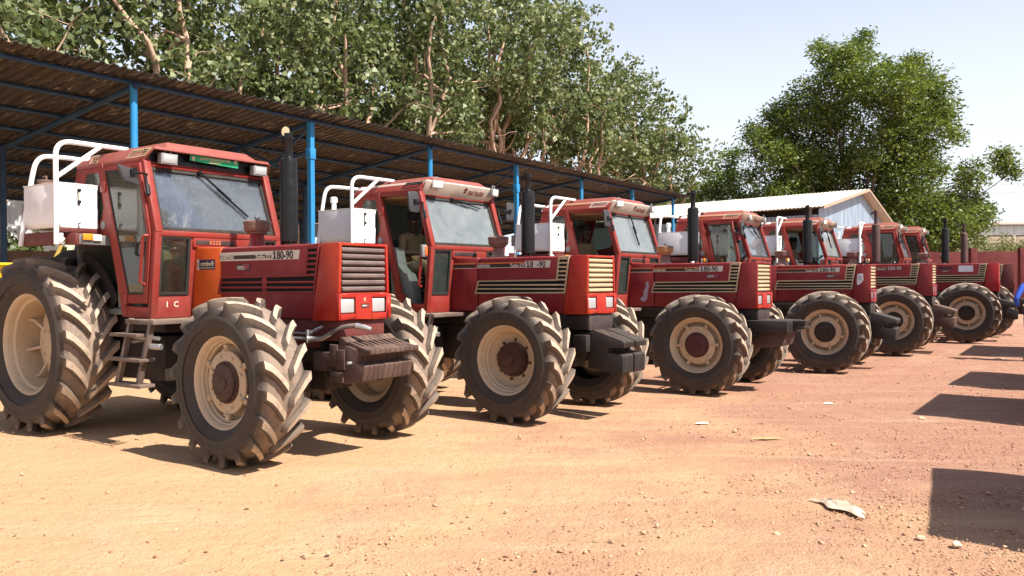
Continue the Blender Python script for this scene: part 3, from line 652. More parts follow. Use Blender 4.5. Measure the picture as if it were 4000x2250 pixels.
def chassis_mesh():
    m = MB(); m.box(-3.3, -1.0, -.20, .20, .62, 1.12); m.box(-1.0, .36, -.235, .235, .80, 1.17); m.box(-.6, .30, -.16, .16, .55, .80); m.box(-3.45, -2.6, -.38, .38, .62, 1.5); m.box(-2.6, -1.45, -.55, .55, 1.02, 1.16)
    m.box(-1.45, -.35, -.275, -.24, 1.02, 1.165); m.box(-1.45, -.35, .24, .275, 1.02, 1.165)
    m.lathe([(.0, -.75), (.12, -.75), (.13, -.3), (.16, .3), (.12, .75), (0, .75)], (-3.02, 0, .883), 'y', 16)
    m.tube([(-2.3, -.05, .6), (-.3, -.05, .58)], .05, 8); m.box(-2.5, -1.5, -.52, -.3, .55, .98)
    return m.mesh('chassis', .008)
def axle_mesh():
    m = MB(); m.tube([(0, -.74, .684), (0, -.45, .68), (0, -.2, .64), (0, .2, .64), (0, .45, .68), (0, .74, .684)], [.11, .085, .13, .15, .085, .11], 14)
    for s in (-1, 1): m.box(-.07, .07, s*.66-.035, s*.66+.035, .55, .84); m.tube([(-.17, s*.66, .70), (-.2, 0, .70)], .018, 6)
    m.box(-.18, .30, -.17, .17, .66, .86)
    return m.mesh('front_axle', .006)
def weight_mesh(kind, t, tw):
    m = MB()
    if kind == 'suitcase':
        body = [(.69, 1.0), (.735, .995), (.95, .935), (.978, .905), (.972, .898), (.852, .893), (.824, .822), (.905, .812), (.917, .80), (.885, .68), (.875, .676), (.69, .645), (.685, .645), (.685, .80), (.62, .85), (.62, 1.0), (.63, 1.03), (.66, 1.035)]
        low = [(.69, .965), (.735, .96), (.855, .925), (.852, .893), (.824, .822), (.905, .812), (.917, .80), (.885, .68), (.875, .676), (.69, .645), (.685, .645), (.685, .80), (.62, .85), (.62, .965)]
        m.prism(low, 0, t); m.prism([(.62, .96), (.69, .96), (.72, .995), (.66, 1.035), (.63, 1.03)], 0, t); m.prism([(.86, .92), (.84, .965), (.95, .938), (.982, .945), (.985, .905), (.972, .898), (.853, .893)], 0, t)
        m.prism([(.69, .958), (.72, .998), (.845, .966), (.857, .922)], t*.30, t*.72)
    else:
        body = [(.56, .90), (.60, .985), (.63, .992), (1.00, .882), (1.018, .865), (1.012, .805), (.815, .80), (.812, .745), (.985, .728), (1.0, .71), (.995, .535), (.98, .52), (.56, .56)]
        m.prism(body, 0, t)
    return m.mesh('ballast_weight', .006, 2)
def cab_frame_mesh():
    m = MB()
    for s in (-1, 1):
        y = s*.69
        m.bar((-1.535, s*.685, 2.64), (-1.335, s*.69, 1.955), .075, .075, (0, 1, 0))                 # windscreen post
        m.bar((-1.337, s*.692, 1.985), (-1.418, s*.700, 1.16), .065, .07, (0, 1, 0))                 # front corner post
        m.bar((-2.235, s*.70, 2.66), (-1.80, s*.715, 1.18), .085, .055, (0, 1, 0))                   # door hinge post
        m.bar((-2.66, s*.68, 2.655), (-1.50, s*.69, 2.640), .06, .07)                                # roof rail
        m.bar((-1.83, s*.705, 1.225), (-1.385, s*.70, 1.215), .06, .105)                             # sill
        m.bar((-2.645, s*.66, 2.65), (-2.86, s*.66, 1.96), .06, .06, (0, 1, 0))                      # rear post
        m.bar((-1.344, s*.325, 1.94), (-1.424, s*.320, 1.17), .045, .09, (0, 1, 0))                  # beside the bonnet
        m.bar((-1.41, s*.69, 1.268), (-1.41, s*.32, 1.268), .06, .215)                                # below quarter glass
    m.bar((-1.335, -.70, 1.955), (-1.335, .70, 1.955), .06, .055); m.bar((-1.337, -.33, 1.88), (-1.337, .33, 1.88), .05, .10)
    m.bar((-1.545, -.69, 2.615), (-1.545, .69, 2.615), .06, .05); m.bar((-2.655, -.66, 2.64), (-2.655, .66, 2.64), .06, .06); m.bar((-2.85, -.66, 1.97), (-2.85, .66, 1.97), .06, .06)
    return m.mesh('cab_frame', .010, 2)
def quarter_panel_mesh():
    m = MB()
    o = [(-2.675, 2.63), (-2.24, 2.63), (-2.11, 2.20), (-2.035, 1.93), (-2.45, 1.93), (-2.86, 1.96)]
    i = [(-2.50, 2.585), (-2.275, 2.585), (-2.185, 2.24), (-2.215, 2.13), (-2.50, 2.09), (-2.63, 2.15)]
    m.ring(o, i, -.722, -.690); return m.mesh('rear_quarter_panel', .006)
def quarter_glass_mesh(): return MB().prism([(-2.50, 2.585), (-2.275, 2.585), (-2.185, 2.24), (-2.215, 2.13), (-2.50, 2.09), (-2.63, 2.15)], -.712, -.706).mesh('rear_quarter_glass', smooth=0)
DOOR_O = [(-2.195, 2.625), (-1.535, 2.62), (-1.375, 1.955), (-1.445, 1.30), (-1.80, 1.30), (-2.02, 2.00)]
DOOR_I = [(-2.125, 2.585), (-1.575, 2.578), (-1.435, 1.955), (-1.50, 1.385), (-1.745, 1.385), (-1.945, 2.00)]
def door_mesh(): return MB().ring(DOOR_O, DOOR_I, -.742, -.716).mesh('door', .006)
def door_seal_mesh():
    i = [(x*.955+c*.045, z*.965+d*.035) for (x, z), (c, d) in zip(DOOR_I, [(-1.75, 1.98)]*6)]
    return MB().ring(DOOR_I, i, -.738, -.722).mesh('door_seal', .003)
def door_glass_mesh(): return MB().prism(DOOR_I, -.730, -.725).mesh('door_glass', smooth=0)
def door_rail_mesh():
    m = MB(); m.tube([(-1.385, -.755, 1.93), (-1.39, -.79, 1.93), (-1.41, -.795, 1.90), (-1.455, -.795, 1.50), (-1.455, -.75, 1.48)], .016, 8); return m.mesh('grab_rail')
def windscreen_mesh():
    a = [(-.632, 2.005), (.632, 2.005), (.622, 2.57), (-.622, 2.57)]
    return MB().prism(a, lambda p: -1.352-(p[1]-2.005)*.325, lambda p: -1.358-(p[1]-2.005)*.325, 'x').mesh('windscreen', smooth=0)
def screen_seal_mesh():
    a = [(-.652, 1.985), (.652, 1.985), (.642, 2.592), (-.642, 2.592)]; b = [(-.622, 2.018), (.622, 2.018), (.610, 2.557), (-.610, 2.557)]
    return MB().ring(a, b, lambda p: -1.335-(p[1]-2.005)*.325, lambda p: -1.366-(p[1]-2.005)*.325, 'x').mesh('windscreen_seal', .004)
def fq_glass_mesh():
    return MB().prism([(-.645, 1.40), (-.375, 1.40), (-.375, 1.92), (-.645, 1.92)], lambda p: -1.335-(1.93-p[1])*.105, lambda p: -1.341-(1.93-p[1])*.105, 'x').mesh('front_quarter_glass', smooth=0)
def fq_seal_mesh():
    return MB().ring([(-.672, 1.372), (-.350, 1.372), (-.350, 1.938), (-.672, 1.938)], [(-.640, 1.402), (-.380, 1.402), (-.380, 1.908), (-.640, 1.908)], lambda p: -1.312-(1.93-p[1])*.105, lambda p: -1.345-(1.93-p[1])*.105, 'x').mesh('quarter_glass_seal', .005)
def roof_mesh(recess):
    m = MB(); xf = -1.43 if not recess else -1.52
    lo = [(-2.68, -.722), (xf-.06, -.722), (xf-.06, .722), (-2.68, .722)]; hi = [(-2.63, -.660), (xf, -.660), (xf, .660), (-2.63, .660)]
    m.add([(x, y, 2.642) for x, y in lo]+[(x, y, 2.672) for x, y in lo]+[(x, y, 2.775) for x, y in hi], [(3, 2, 1, 0), (8, 9, 10, 11)] + [(i+4*k, (i+1) % 4+4*k, (i+1) % 4+4*k+4, i+4*k+4) for k in (0, 1) for i in range(4)])
    if recess:            # open brow without its front panel
        m.hexa([(-1.525, -.668, 2.752), (-1.405, -.668, 2.742), (-1.405, .668, 2.742), (-1.525, .668, 2.752), (-1.525, -.66, 2.776), (-1.415, -.66, 2.772), (-1.415, .66, 2.772), (-1.525, .66, 2.776)])
        for s in (-1, 1):
            m.prism([(-1.585, 2.645), (-1.50, 2.64), (-1.405, 2.745), (-1.52, 2.76)], (lambda p: s*(.722-max(0, p[1]-2.672)/.1*.056)), (lambda p: s*(.700-max(0, p[1]-2.672)/.1*.056)))
        m.box(-1.575, -1.515, -.70, .70, 2.598, 2.640)
    return m.mesh('roof', .010, 2)
def hatch_mesh():
    m = MB(); lo = [(-2.42, -.53), (-1.45, -.53), (-1.45, .53), (-2.42, .53)]; hi = [(-2.34, -.455), (-1.53, -.455), (-1.53, .455), (-2.34, .455)]
    m.hexa([(x, y, 2.776) for x, y in lo]+[(x, y, 2.846) for x, y in hi]); return m.mesh('roof_hatch', .012, 2)
def visor_mesh():
    m = MB(); m.prism([(-1.55, 2.600), (-1.525, 2.597), (-1.408, 2.765), (-1.44, 2.782), (-1.50, 2.76)], lambda p: -.675, lambda p: .675); return m.mesh('visor', .010, 2)
def side_band_mesh(x0, x1, z0, z1, d=.004):
    return MB().hexa([(x0, side_y(z0)-d, z0), (x1, side_y(z0)-d, z0), (x1, side_y(z0)+.01, z0), (x0, side_y(z0)+.01, z0), (x0+.012, side_y(z1)-d, z1), (x1+.045, side_y(z1)-d, z1), (x1+.045, side_y(z1)+.01, z1), (x0+.012, side_y(z1)+.01, z1)]).mesh('side_band', .002)
def air_vent_mesh(x0, x1, z0, z1, lean):
    o = [(x0, z0), (x1, z0), (x1+lean, z1), (x0+lean, z1)]; i = [(x0+.018+lean*.15, z0+.014), (x1-.012+lean*.1, z0+.014), (x1-.02+lean*.85, z1-.014), (x0+.014+lean*.85, z1-.014)]
    m = MB().ring(o, i, lambda p: side_y(p[1])-.012, lambda p: side_y(p[1])+.01)
    for k in (1, 2):
        z = z0+(z1-z0)*k/3; q = lean*k/3; m.hexa([(x0+q, side_y(z)-.010, z-.006), (x1+q, side_y(z)-.010, z-.006), (x1+q, side_y(z)+.01, z-.006), (x0+q, side_y(z)+.01, z-.006), (x0+q, side_y(z)-.010, z+.006), (x1+q, side_y(z)-.010, z+.006), (x1+q, side_y(z)+.01, z+.006), (x0+q, side_y(z)+.01, z+.006)])
    return m.mesh('air_vent', .002)
def vent_dark_mesh(x0, x1, z0, z1, lean): return MB().prism([(x0, z0), (x1, z0), (x1+lean, z1), (x0+lean, z1)], lambda p: side_y(p[1])-.002, lambda p: side_y(p[1])+.008).mesh('vent_shade_plate', smooth=0)  # dark sheet in place of the shade behind the roof vent slats
def worklamp_mesh():
    m = MB(); m.box(-.035, .03, -.085, .085, -.05, .05); m.tube([(-.01, -.03, .05), (-.01, -.03, .085), (-.01, .03, .085), (-.01, .03, .05)], .008, 6); return m.mesh('work_lamp', .008)
def worklens_mesh(): return MB().box(.0295, .036, -.070, .070, -.038, .038).mesh('lens', .004)
def floor_mesh():
    m = MB(); m.box(-2.8, -1.45, -.62, .62, 1.18, 1.24); m.box(-2.84, -2.80, -.64, .64, 1.24, 1.98); m.box(-1.56, -1.46, -.33, .33, 1.24, 1.93); return m.mesh('cab_floor', .01)
def console_mesh(): 
    m = MB(); m.prism([(-2.10, 1.98), (-1.98, 1.97), (-1.93, 1.74), (-1.84, 1.66), (-1.78, 1.64), (-1.70, 1.46), (-1.66, 1.25), (-2.06, 1.25)], -.66, -.50); return m.mesh('console', .02, 2)
def seat_mesh():
    m = MB(); m.box(-2.33, -1.88, -.46, .02, 1.50, 1.60); m.hexa([(-2.40, -.46, 1.56), (-2.28, -.46, 1.56), (-2.28, .02, 1.56), (-2.40, .02, 1.56), (-2.50, -.44, 2.10), (-2.40, -.44, 2.10), (-2.40, .0, 2.10), (-2.50, .0, 2.10)]); m.box(-2.3, -1.95, -.35, -.1, 1.24, 1.5); return m.mesh('seat', .03, 3)
def wheel_mesh():
    m = MB(); M_ = Matrix.Translation((-1.70, -.22, 1.93)) @ Matrix.Rotation(R(-28), 4, 'Y'); pts = [M_ @ Vector((.2*math.cos(a), .2*math.sin(a), 0)) for a in np.linspace(0, 2*math.pi, 25)]
    m.tube(pts, .014, 8, cap=False)
    for k in range(3): a = k*2.094+.5; m.tube([M_ @ Vector((0, 0, -.02)), M_ @ Vector((.2*math.cos(a), .2*math.sin(a), 0))], .010, 6)
    m.tube([M_ @ Vector((0, 0, 0)), (-1.50, -.22, 1.70)], .03, 8); return m.mesh('steering_wheel')
def fender_mesh():
    m = MB()
    for s in (-1, 1):
        A = np.linspace(R(28), R(150), 14); P = [(-3.02+.965*math.cos(a), .883+.965*math.sin(a)) for a in A]
        m.prism([p for p in P]+[(-3.9, 1.35), (-3.6, 1.2), (-2.3, 1.2)], (-.60 if s < 0 else .58), (-.58 if s < 0 else .60))
    return m.mesh('rear_fender', .004)
def shelf_mesh():
    m = MB(); m.box(-2.93, -2.30, -1.140, -1.125, 1.862, 1.985); m.box(-2.93, -2.30, -1.125, -.73, 1.965, 1.985); m.box(-2.93, -2.30, -1.125, -1.06, 1.862, 1.876)
    m.hexa([(-2.30, -1.04, 1.862), (-2.20, -.99, 1.862), (-2.20, -.72, 1.862), (-2.30, -.72, 1.862), (-2.30, -1.04, 1.985), (-2.20, -.99, 1.975), (-2.20, -.72, 1.975), (-2.30, -.72, 1.985)])
    m.box(-2.262, -2.24, -1.12, -.75, 1.985, 2.022); return m.mesh('fender_shelf', .004)
def bracket_plate_mesh():
    m = MB(); m.hexa([(-2.12, -1.0, 1.865), (-2.09, -.97, 1.865), (-2.09, -.66, 1.860), (-2.2, -.66, 1.86), (-2.12, -1.0, 1.958), (-2.09, -.97, 1.958), (-2.09, -.66, 1.955), (-2.2, -.66, 1.955)]); return m.mesh('lamp_bracket', .004)
TANK = (-2.892, -2.243, -1.131, -.741, 2.024, 2.445)
def tank_mesh():
    x0, x1, y0, y1, z0, z1 = TANK; m = MB(); m.hexa([(x0, y0+.03, z0), (x1, y0+.03, z0), (x1, y1, z0), (x0, y1, z0), (x0, y0, z0+.07), (x1, y0, z0+.07), (x1, y1, z0+.07), (x0, y1, z0+.07)]); m.box(x0, x1, y0, y1, z0+.07, z1); return m.mesh('oil_tank', .008, 2)
def tank_lid_mesh():
    x0, x1, y0, y1, z0, z1 = TANK; m = MB(); m.box(x0-.006, x1+.006, y0-.006, y1+.006, z1, z1+.007)
    for x, y in ((x0+.05, y0+.04), (x1-.05, y0+.04), (x1-.05, (y0+y1)/2), (x1-.05, y1-.04)): m.lathe([(0, .016), (.009, .016), (.009, .006)], (x, y, z1), 'z', 6)
    return m.mesh('tank_lid', .002)
def gauge_mesh():
    m = MB(); x = TANK[1]; y = -.933; m.box(x, x+.022, y-.016, y+.016, 2.375, 2.405); m.box(x, x+.022, y-.016, y+.016, 2.262, 2.292); m.box(x, x+.010, y-.014, y+.014, 2.29, 2.377)
    for z in (2.39, 2.277): m.lathe([(0, .030), (.010, .030), (.010, .02)], (x, y, z), 'x', 6)
    return m.mesh('level_gauge', .003)
def gauge_tube_mesh(): x = TANK[1]; return MB().box(x+.009, x+.015, -.941, -.925, 2.294, 2.373).mesh('sight_glass', smooth=0)
def tap_mesh():
    x = TANK[1]; m = MB(); m.lathe([(.011, 0), (.011, .03), (.006, .034), (.006, .05), (0, .05)], (x, -.937, 2.073), 'x', 8); m.tube([(x+.04, -.937, 2.073), (x+.045, -.925, 2.095)], .006, 6); return m.mesh('drain_tap')
def filler_mesh(tall):
    m = MB(); c = (-2.74, -1.0, TANK[5]+.007)
    if tall: m.lathe([(.03, 0), (.03, .10), (.045, .105), (.045, .16), (.03, .175), (0, .175)], c, 'z', 14)
    else:
        m.lathe([(.075, 0), (.075, .012), (.062, .014), (.062, .05), (.07, .052), (.07, .062), (0, .066)], c, 'z', 18); m.tube([Vector(c)+Vector((-.03, 0, .062)), Vector(c)+Vector((-.03, 0, .1)), Vector(c)+Vector((.03, 0, .1)), Vector(c)+Vector((.03, 0, .062))], .008, 6)
    return m.mesh('filler_cap')
def switchbox_mesh():
    m = MB(); m.box(-3.0, -2.90, -1.10, -1.0, 2.12, 2.29); m.lathe([(0, .02), (.014, .02), (.014, 0)], (-2.90, -1.05, 2.245), 'x', 8); m.box(-2.90, -2.885, -1.065, -1.045, 2.16, 2.185); m.tube([(-2.89, -1.065, 2.172), (-2.89, -1.13, 2.172)], .006, 6); return m.mesh('switch_box', .004)
def arc(p0, p1, p2, n=6):
    p0, p1, p2 = map(Vector, (p0, p1, p2)); return [p0*(1-t)**2+p1*2*t*(1-t)+p2*t*t for t in np.linspace(0, 1, n)]
def rail_mesh(k):
    m = MB(); r = .0235
    if k == 0:
        pts = [(-2.235, -1.152, 1.862)] + arc((-2.235, -1.150, 2.70), (-2.235, -1.150, 2.836), (-2.235, -1.00, 2.842), 8) + [(-2.235, -.75, 2.842), (-2.235, -.44, 2.842), (-2.235, -.40, 2.79)]
        m.tube(pts, r, 12); m.tube([(-2.235, -1.14, 2.500), (-2.235, -.72, 2.830)], r*.9, 10); m.box(-2.26, -2.21, -1.128, -1.10, 1.89, 1.97)
    else:
        pts = [(-2.89, -1.165, 1.862), (-2.89, -1.05, 2.55)] + arc((-2.89, -1.03, 2.64), (-2.89, -1.00, 2.775), (-2.89, -.88, 2.778), 7) + [(-2.86, -.70, 2.780), (-2.70, -.58, 2.75)]
        m.tube(pts, r, 12); m.box(-2.90, -2.88, -1.135, -1.10, 1.87, 1.97)
    return m.mesh('guard_rail')
def roof_bracket_mesh():
    m = MB(); m.prism([(-2.70, 2.675), (-2.50, 2.675), (-2.50, 2.765), (-2.58, 2.77)], lambda p: side_y(p[1])-.006, lambda p: side_y(p[1])+.03); return m.mesh('rail_bracket', .004)
def step_parts():
    a = []
    for p, q in (((-1.20, -.83, 1.165), (-1.375, -.87, .545)), ((-1.53, -.83, 1.165), (-1.705, -.87, .56))): a.append(('step_stringer', MB().bar(p, q, .035, .055, (0, 1, 0)).mesh('step_stringer', .003)))
    for x0, x1, z in ((-1.73, -1.285, 1.025), (-1.745, -1.245, .80), (-1.76, -1.25, .565)):
        m = MB(); m.box(x0, x1, -.94, -.925, z-.022, z+.008); m.box(x0, x1, -.80, -.785, z-.022, z+.008); m.box(x0, x0+.012, -.925, -.80, z-.02, z+.006); m.box(x1-.012, x1, -.925, -.80, z-.02, z+.006)
        for y in (-.893, -.862, -.831): m.box(x0+.012, x1-.012, y-.009, y+.009, z-.008, z+.006)
        a.append(('step', m.mesh('step', .002)))
    a.append(('step_mount', MB().box(-1.60, -1.15, -.86, -.30, 1.115, 1.158).mesh('step_mount', .004)))
    return a
def muffler_mesh(top):
    m = MB(); c = (-.51, .15, 0); b = 1.86
    m.lathe([(.0, b), (.066, b), (.083, b+.018), (.0835, b+.03), (.0835, top-.035), (.080, top-.012), (.066, top), (.04, top+.008), (.037, top+.02)], c, 'z', 28)
    m.box(-.518, -.502, .064, .0675, b+.02, top-.03)
    for q in (-1, 1): m.box(-.51+q*.055-.012, -.51+q*.055+.012, .10, .13, 1.815, b+.02)
    return m.mesh('muffler', smooth=40)
def stack_mesh(top, h, open_):
    m = MB(); c = (-.51, .15, 0); m.lathe([(.0365, top+.005), (.0365, top+h-.075), (.0385, top+h-.07), (.0385, top+h), (.032, top+h), (.032, top+h-.1)], c, 'z', 20)
    m.lathe([(.046, top+h-.055), (.046, top+h-.035), (.036, top+h-.035)], c, 'z', 20); m.box(-.60, -.545, .135, .165, top+h-.06, top+h-.03)
    m.tube([(-.565, .11, top+h-.035), (-.565, .19, top+h-.035)], .008, 6); m.tube([(-.585, .15, top+h-.045), (-.60, .15, top+h-.09)], .018, 6)
    return m.mesh('exhaust_stack', smooth=40)
def flap_mesh(top, h, ang):
    m = MB(); M_ = Matrix.Translation((-.565, .15, top+h-.03)) @ Matrix.Rotation(ang, 4, 'Y')
    vs0 = MB().lathe([(0, .0), (.046, .0), (.046, .006), (0, .006)], (.055, 0, 0), 'z', 20); m.add([M_ @ Vector(p) for p in vs0.v], vs0.f); return m.mesh('rain_flap', smooth=30)
def precl_neck(): return MB().lathe([(.115, 1.80), (.112, 1.83), (.082, 1.86), (.068, 1.93), (.066, 1.975), (.10, 1.985)], (-.97, .145, 0), 'z', 24).mesh('precleaner_neck', smooth=40)
def precl_bowl(): return MB().lathe([(.07, 1.962), (.095, 1.968), (.10, 1.99), (.118, 1.995), (.126, 2.01), (.128, 2.062), (.133, 2.064), (.133, 2.076), (.128, 2.078)], (-.97, .145, 0), 'z', 28).mesh('precleaner_bowl', smooth=40)
def precl_lid():
    m = MB().lathe([(.134, 2.078), (.134, 2.088), (.12, 2.098), (.06, 2.106), (0, 2.108)], (-.97, .145, 0), 'z', 28); m.lathe([(.014, 2.105), (.010, 2.12), (0, 2.12)], (-.97, .145, 0), 'z', 8); m.tube([(-.97, .115, 2.133), (-.97, .13, 2.118), (-.97, .16, 2.118), (-.97, .175, 2.133)], .007, 6); return m.mesh('precleaner_lid', smooth=40)
def mirror_meshes(kind):
    if kind == 'plate': pl = [(-1.075, 2.555), (-.92, 2.520), (-.862, 2.375), (-1.005, 2.405)]; x = -1.345
    else: pl = [(-1.02, 2.605), (-.90, 2.612), (-.862, 2.585), (-.852, 2.385), (-.88, 2.358), (-.99, 2.362), (-1.02, 2.385), (-1.045, 2.58)]; x = -1.39
    a = MB().prism(pl, x-.012, x+.012, 'x').mesh('mirror', .008, 3)
    b = MB(); b.tube([(x+.02, -.93, 2.49), (x+.035, -.88, 2.49), (x+.01, -.79, 2.485), (-1.44, -.745, 2.48)], .010, 8); b.tube([(-1.44, -.742, 2.50), (-1.39, -.742, 2.30)], .013, 8); b.box(x+.008, x+.035, -.955, -.905, 2.47, 2.515); b.tube([(-1.412, -.742, 2.40), (-1.39, -.742, 2.31)], .022, 8)
    return a, b.mesh('mirror_arm')
def wiper_mesh(a0, a1, flat=False):
    m = MB(); X = lambda z, d: -1.340-(z-2.005)*.325+d
    (y0, z0), (y1, z1) = a0, a1; ym, zm = y0+(y1-y0)*.62, z0+(z1-z0)*.62
    m.tube([(X(z0, .03), y0, z0), (X(zm, .03), ym, zm)], .011, 6); q = .36; yb, zb = y0+(y1-y0)*q, z0+(z1-z0)*q
    m.bar((X(zb, .014), yb, zb), (X(z1, .014), y1, z1), .012, .020, (1, 0, 0)); m.lathe([(.02, 0), (.02, .04), (0, .045)], (X(z0, 0), y0, z0), 'x', 10); return m.mesh('wiper')
def speaker_mesh():
    m = MB()
    for y in (-.53, .53): m.lathe([(0, .0), (.10, 0), (.10, .02), (0, .02)], (-1.60, y, 2.53), 'x', 18, a0=math.pi, a1=2*math.pi)
    return m.mesh('cab_speaker')
def hose_meshes():
    a = MB(); a.tube([(-.9, -.30, 1.055), (.27, -.30, 1.052)], .010, 8); a.tube([(-.9, -.32, 1.005), (.30, -.32, 1.008)], .013, 8); a.box(.26, .275, -.345, -.28, .975, 1.085); a.tube([(.275, -.31, 1.008), (.33, -.31, 1.008), (.40, -.305, 1.008), (.47, -.30, 1.035), (.515, -.295, 1.06)], [.02, .022, .019, .019, .022], 10); a.tube([(.275, -.30, 1.06), (.34, -.30, 1.085), (.40, -.28, 1.115)], [.012, .016, .012], 8)
    b = MB(); b.tube(arc((.51, -.295, 1.058), (.60, -.27, 1.125), (.72, -.20, 1.125), 7)+arc((.74, -.19, 1.122), (.80, -.16, 1.11), (.80, -.12, 1.09), 4), .021, 10)
    c = MB(); c.tube([(.715, -.205, 1.125), (.78, -.175, 1.112), (.83, -.15, 1.095)], [.025, .023, .017], 10); a.add(c.v, c.f)
    return a.mesh('hydraulic_pipe'), b.mesh('hydraulic_hose')
def side_pipe_mesh():
    m = MB(); m.tube([(-1.62, -.80, .99), (-1.16, -.80, .99)], .018, 8); m.tube([(-1.30, -.82, .915), (-1.16, -.82, .915), (-1.12, -.80, .915)], .028, 8); m.tube([(-1.9, -.60, .92), (-1.5, -.72, .96), (-1.3, -.8, .99)], .016, 8); return m.mesh('hydraulic_coupler')
def support_mesh(): 
    m = MB(); m.box(.30, .60, -.26, .26, .99, 1.162); m.box(-.30, .32, -.262, .262, .93, 1.166); return m.mesh('front_support', .006)
def front_plate_mesh(): return MB().box(.601, .612, -.25, .255, .985, 1.158).mesh('support_plate', .003)
def carrier_mesh(kind):
    m = MB()
    if kind == 't1': m.box(.30, .63, -.30, .27, .74, .90); m.box(.52, .615, -.325, -.30, .78, .97); m.box(.53, .685, -.335, .27, .655, .745); m.box(.60, .70, -.33, -.315, .76, .93)
    else: m.box(.28, .56, -.22, .26, .70, .93); m.box(.43, .60, -.30, -.21, .75, .937); m.box(.43, .62, -.21, .28, .94, .965)
    return m.mesh('weight_carrier', .006)
def beam_meshes():
    a = MB(); a.box(.35, 1.04, -.34, -.22, .835, 1.005); a.box(.35, 1.04, .22, .34, .835, 1.005); a.box(.40, 1.03, -.22, .22, .99, 1.01); a.box(.95, 1.05, -.22, .22, .84, .99)
    a.prism([(1.04, 1.0), (1.225, 1.01), (1.225, .965), (1.15, .955), (1.15, .935), (1.215, .925), (1.215, .895), (1.04, .86)], -.12, .12)
    b = MB(); b.prism([(.50, .83), (1.0, .83), (.94, .655), (.62, .615), (.50, .70)], -.24, .24); return a.mesh('front_beam', .006), b.mesh('underslung_plate', .006)
def indicator_meshes():
    m = MB(); m.box(-2.088, -2.068, -.985, -.892, 1.905, 1.965); a = m.mesh('amber_lens', .004); b = MB().box(-2.088, -2.068, -.889, -.806, 1.900, 1.960).mesh('clear_lens', .004); return a, b
def badge_mesh(): return MB().lathe([(0, -.008), (.040, -.008), (.045, -.002), (.045, .004)], (-2.19, -.722, 2.06), 'y', 24).mesh('round_badge')
def interior_trim(): return MB().box(-2.62, -1.56, -.64, .64, 2.585, 2.64).mesh('headliner', .01)
def fuelfill(): pass

# leaf-and-letters emblem on the visor: three leaves
def emblem_mesh():
    m = MB()
    for a, L in ((0, .062), (.75, .05), (-.75, .05), (.75, .034), (-.75, .034)):
        o = (0, .014 if L > .04 else -.012) if a else (0, .01); ca, sa = math.cos(a), math.sin(a); pts = []
        for t, w_ in ((0, .0), (.3, .017), (.6, .016), (1, 0), (.6, -.004), (.3, -.004)) if a > 0 else (((0, 0), (.3, .004), (.6, .004), (1, 0), (.6, -.016), (.3, -.017)) if a < 0 else ((0, 0), (.35, .016), (.7, .014), (1, 0), (.7, -.014), (.35, -.016))):
            u, v = w_, t*L; pts.append((o[0]+u*ca+v*sa, o[1]-u*sa+v*ca))
        m.prism(pts, 0, .0015, 'z')
    m.box(-.002, .002, -.04, .02, 0, .0015); return m.mesh('leaf_emblem', smooth=0)

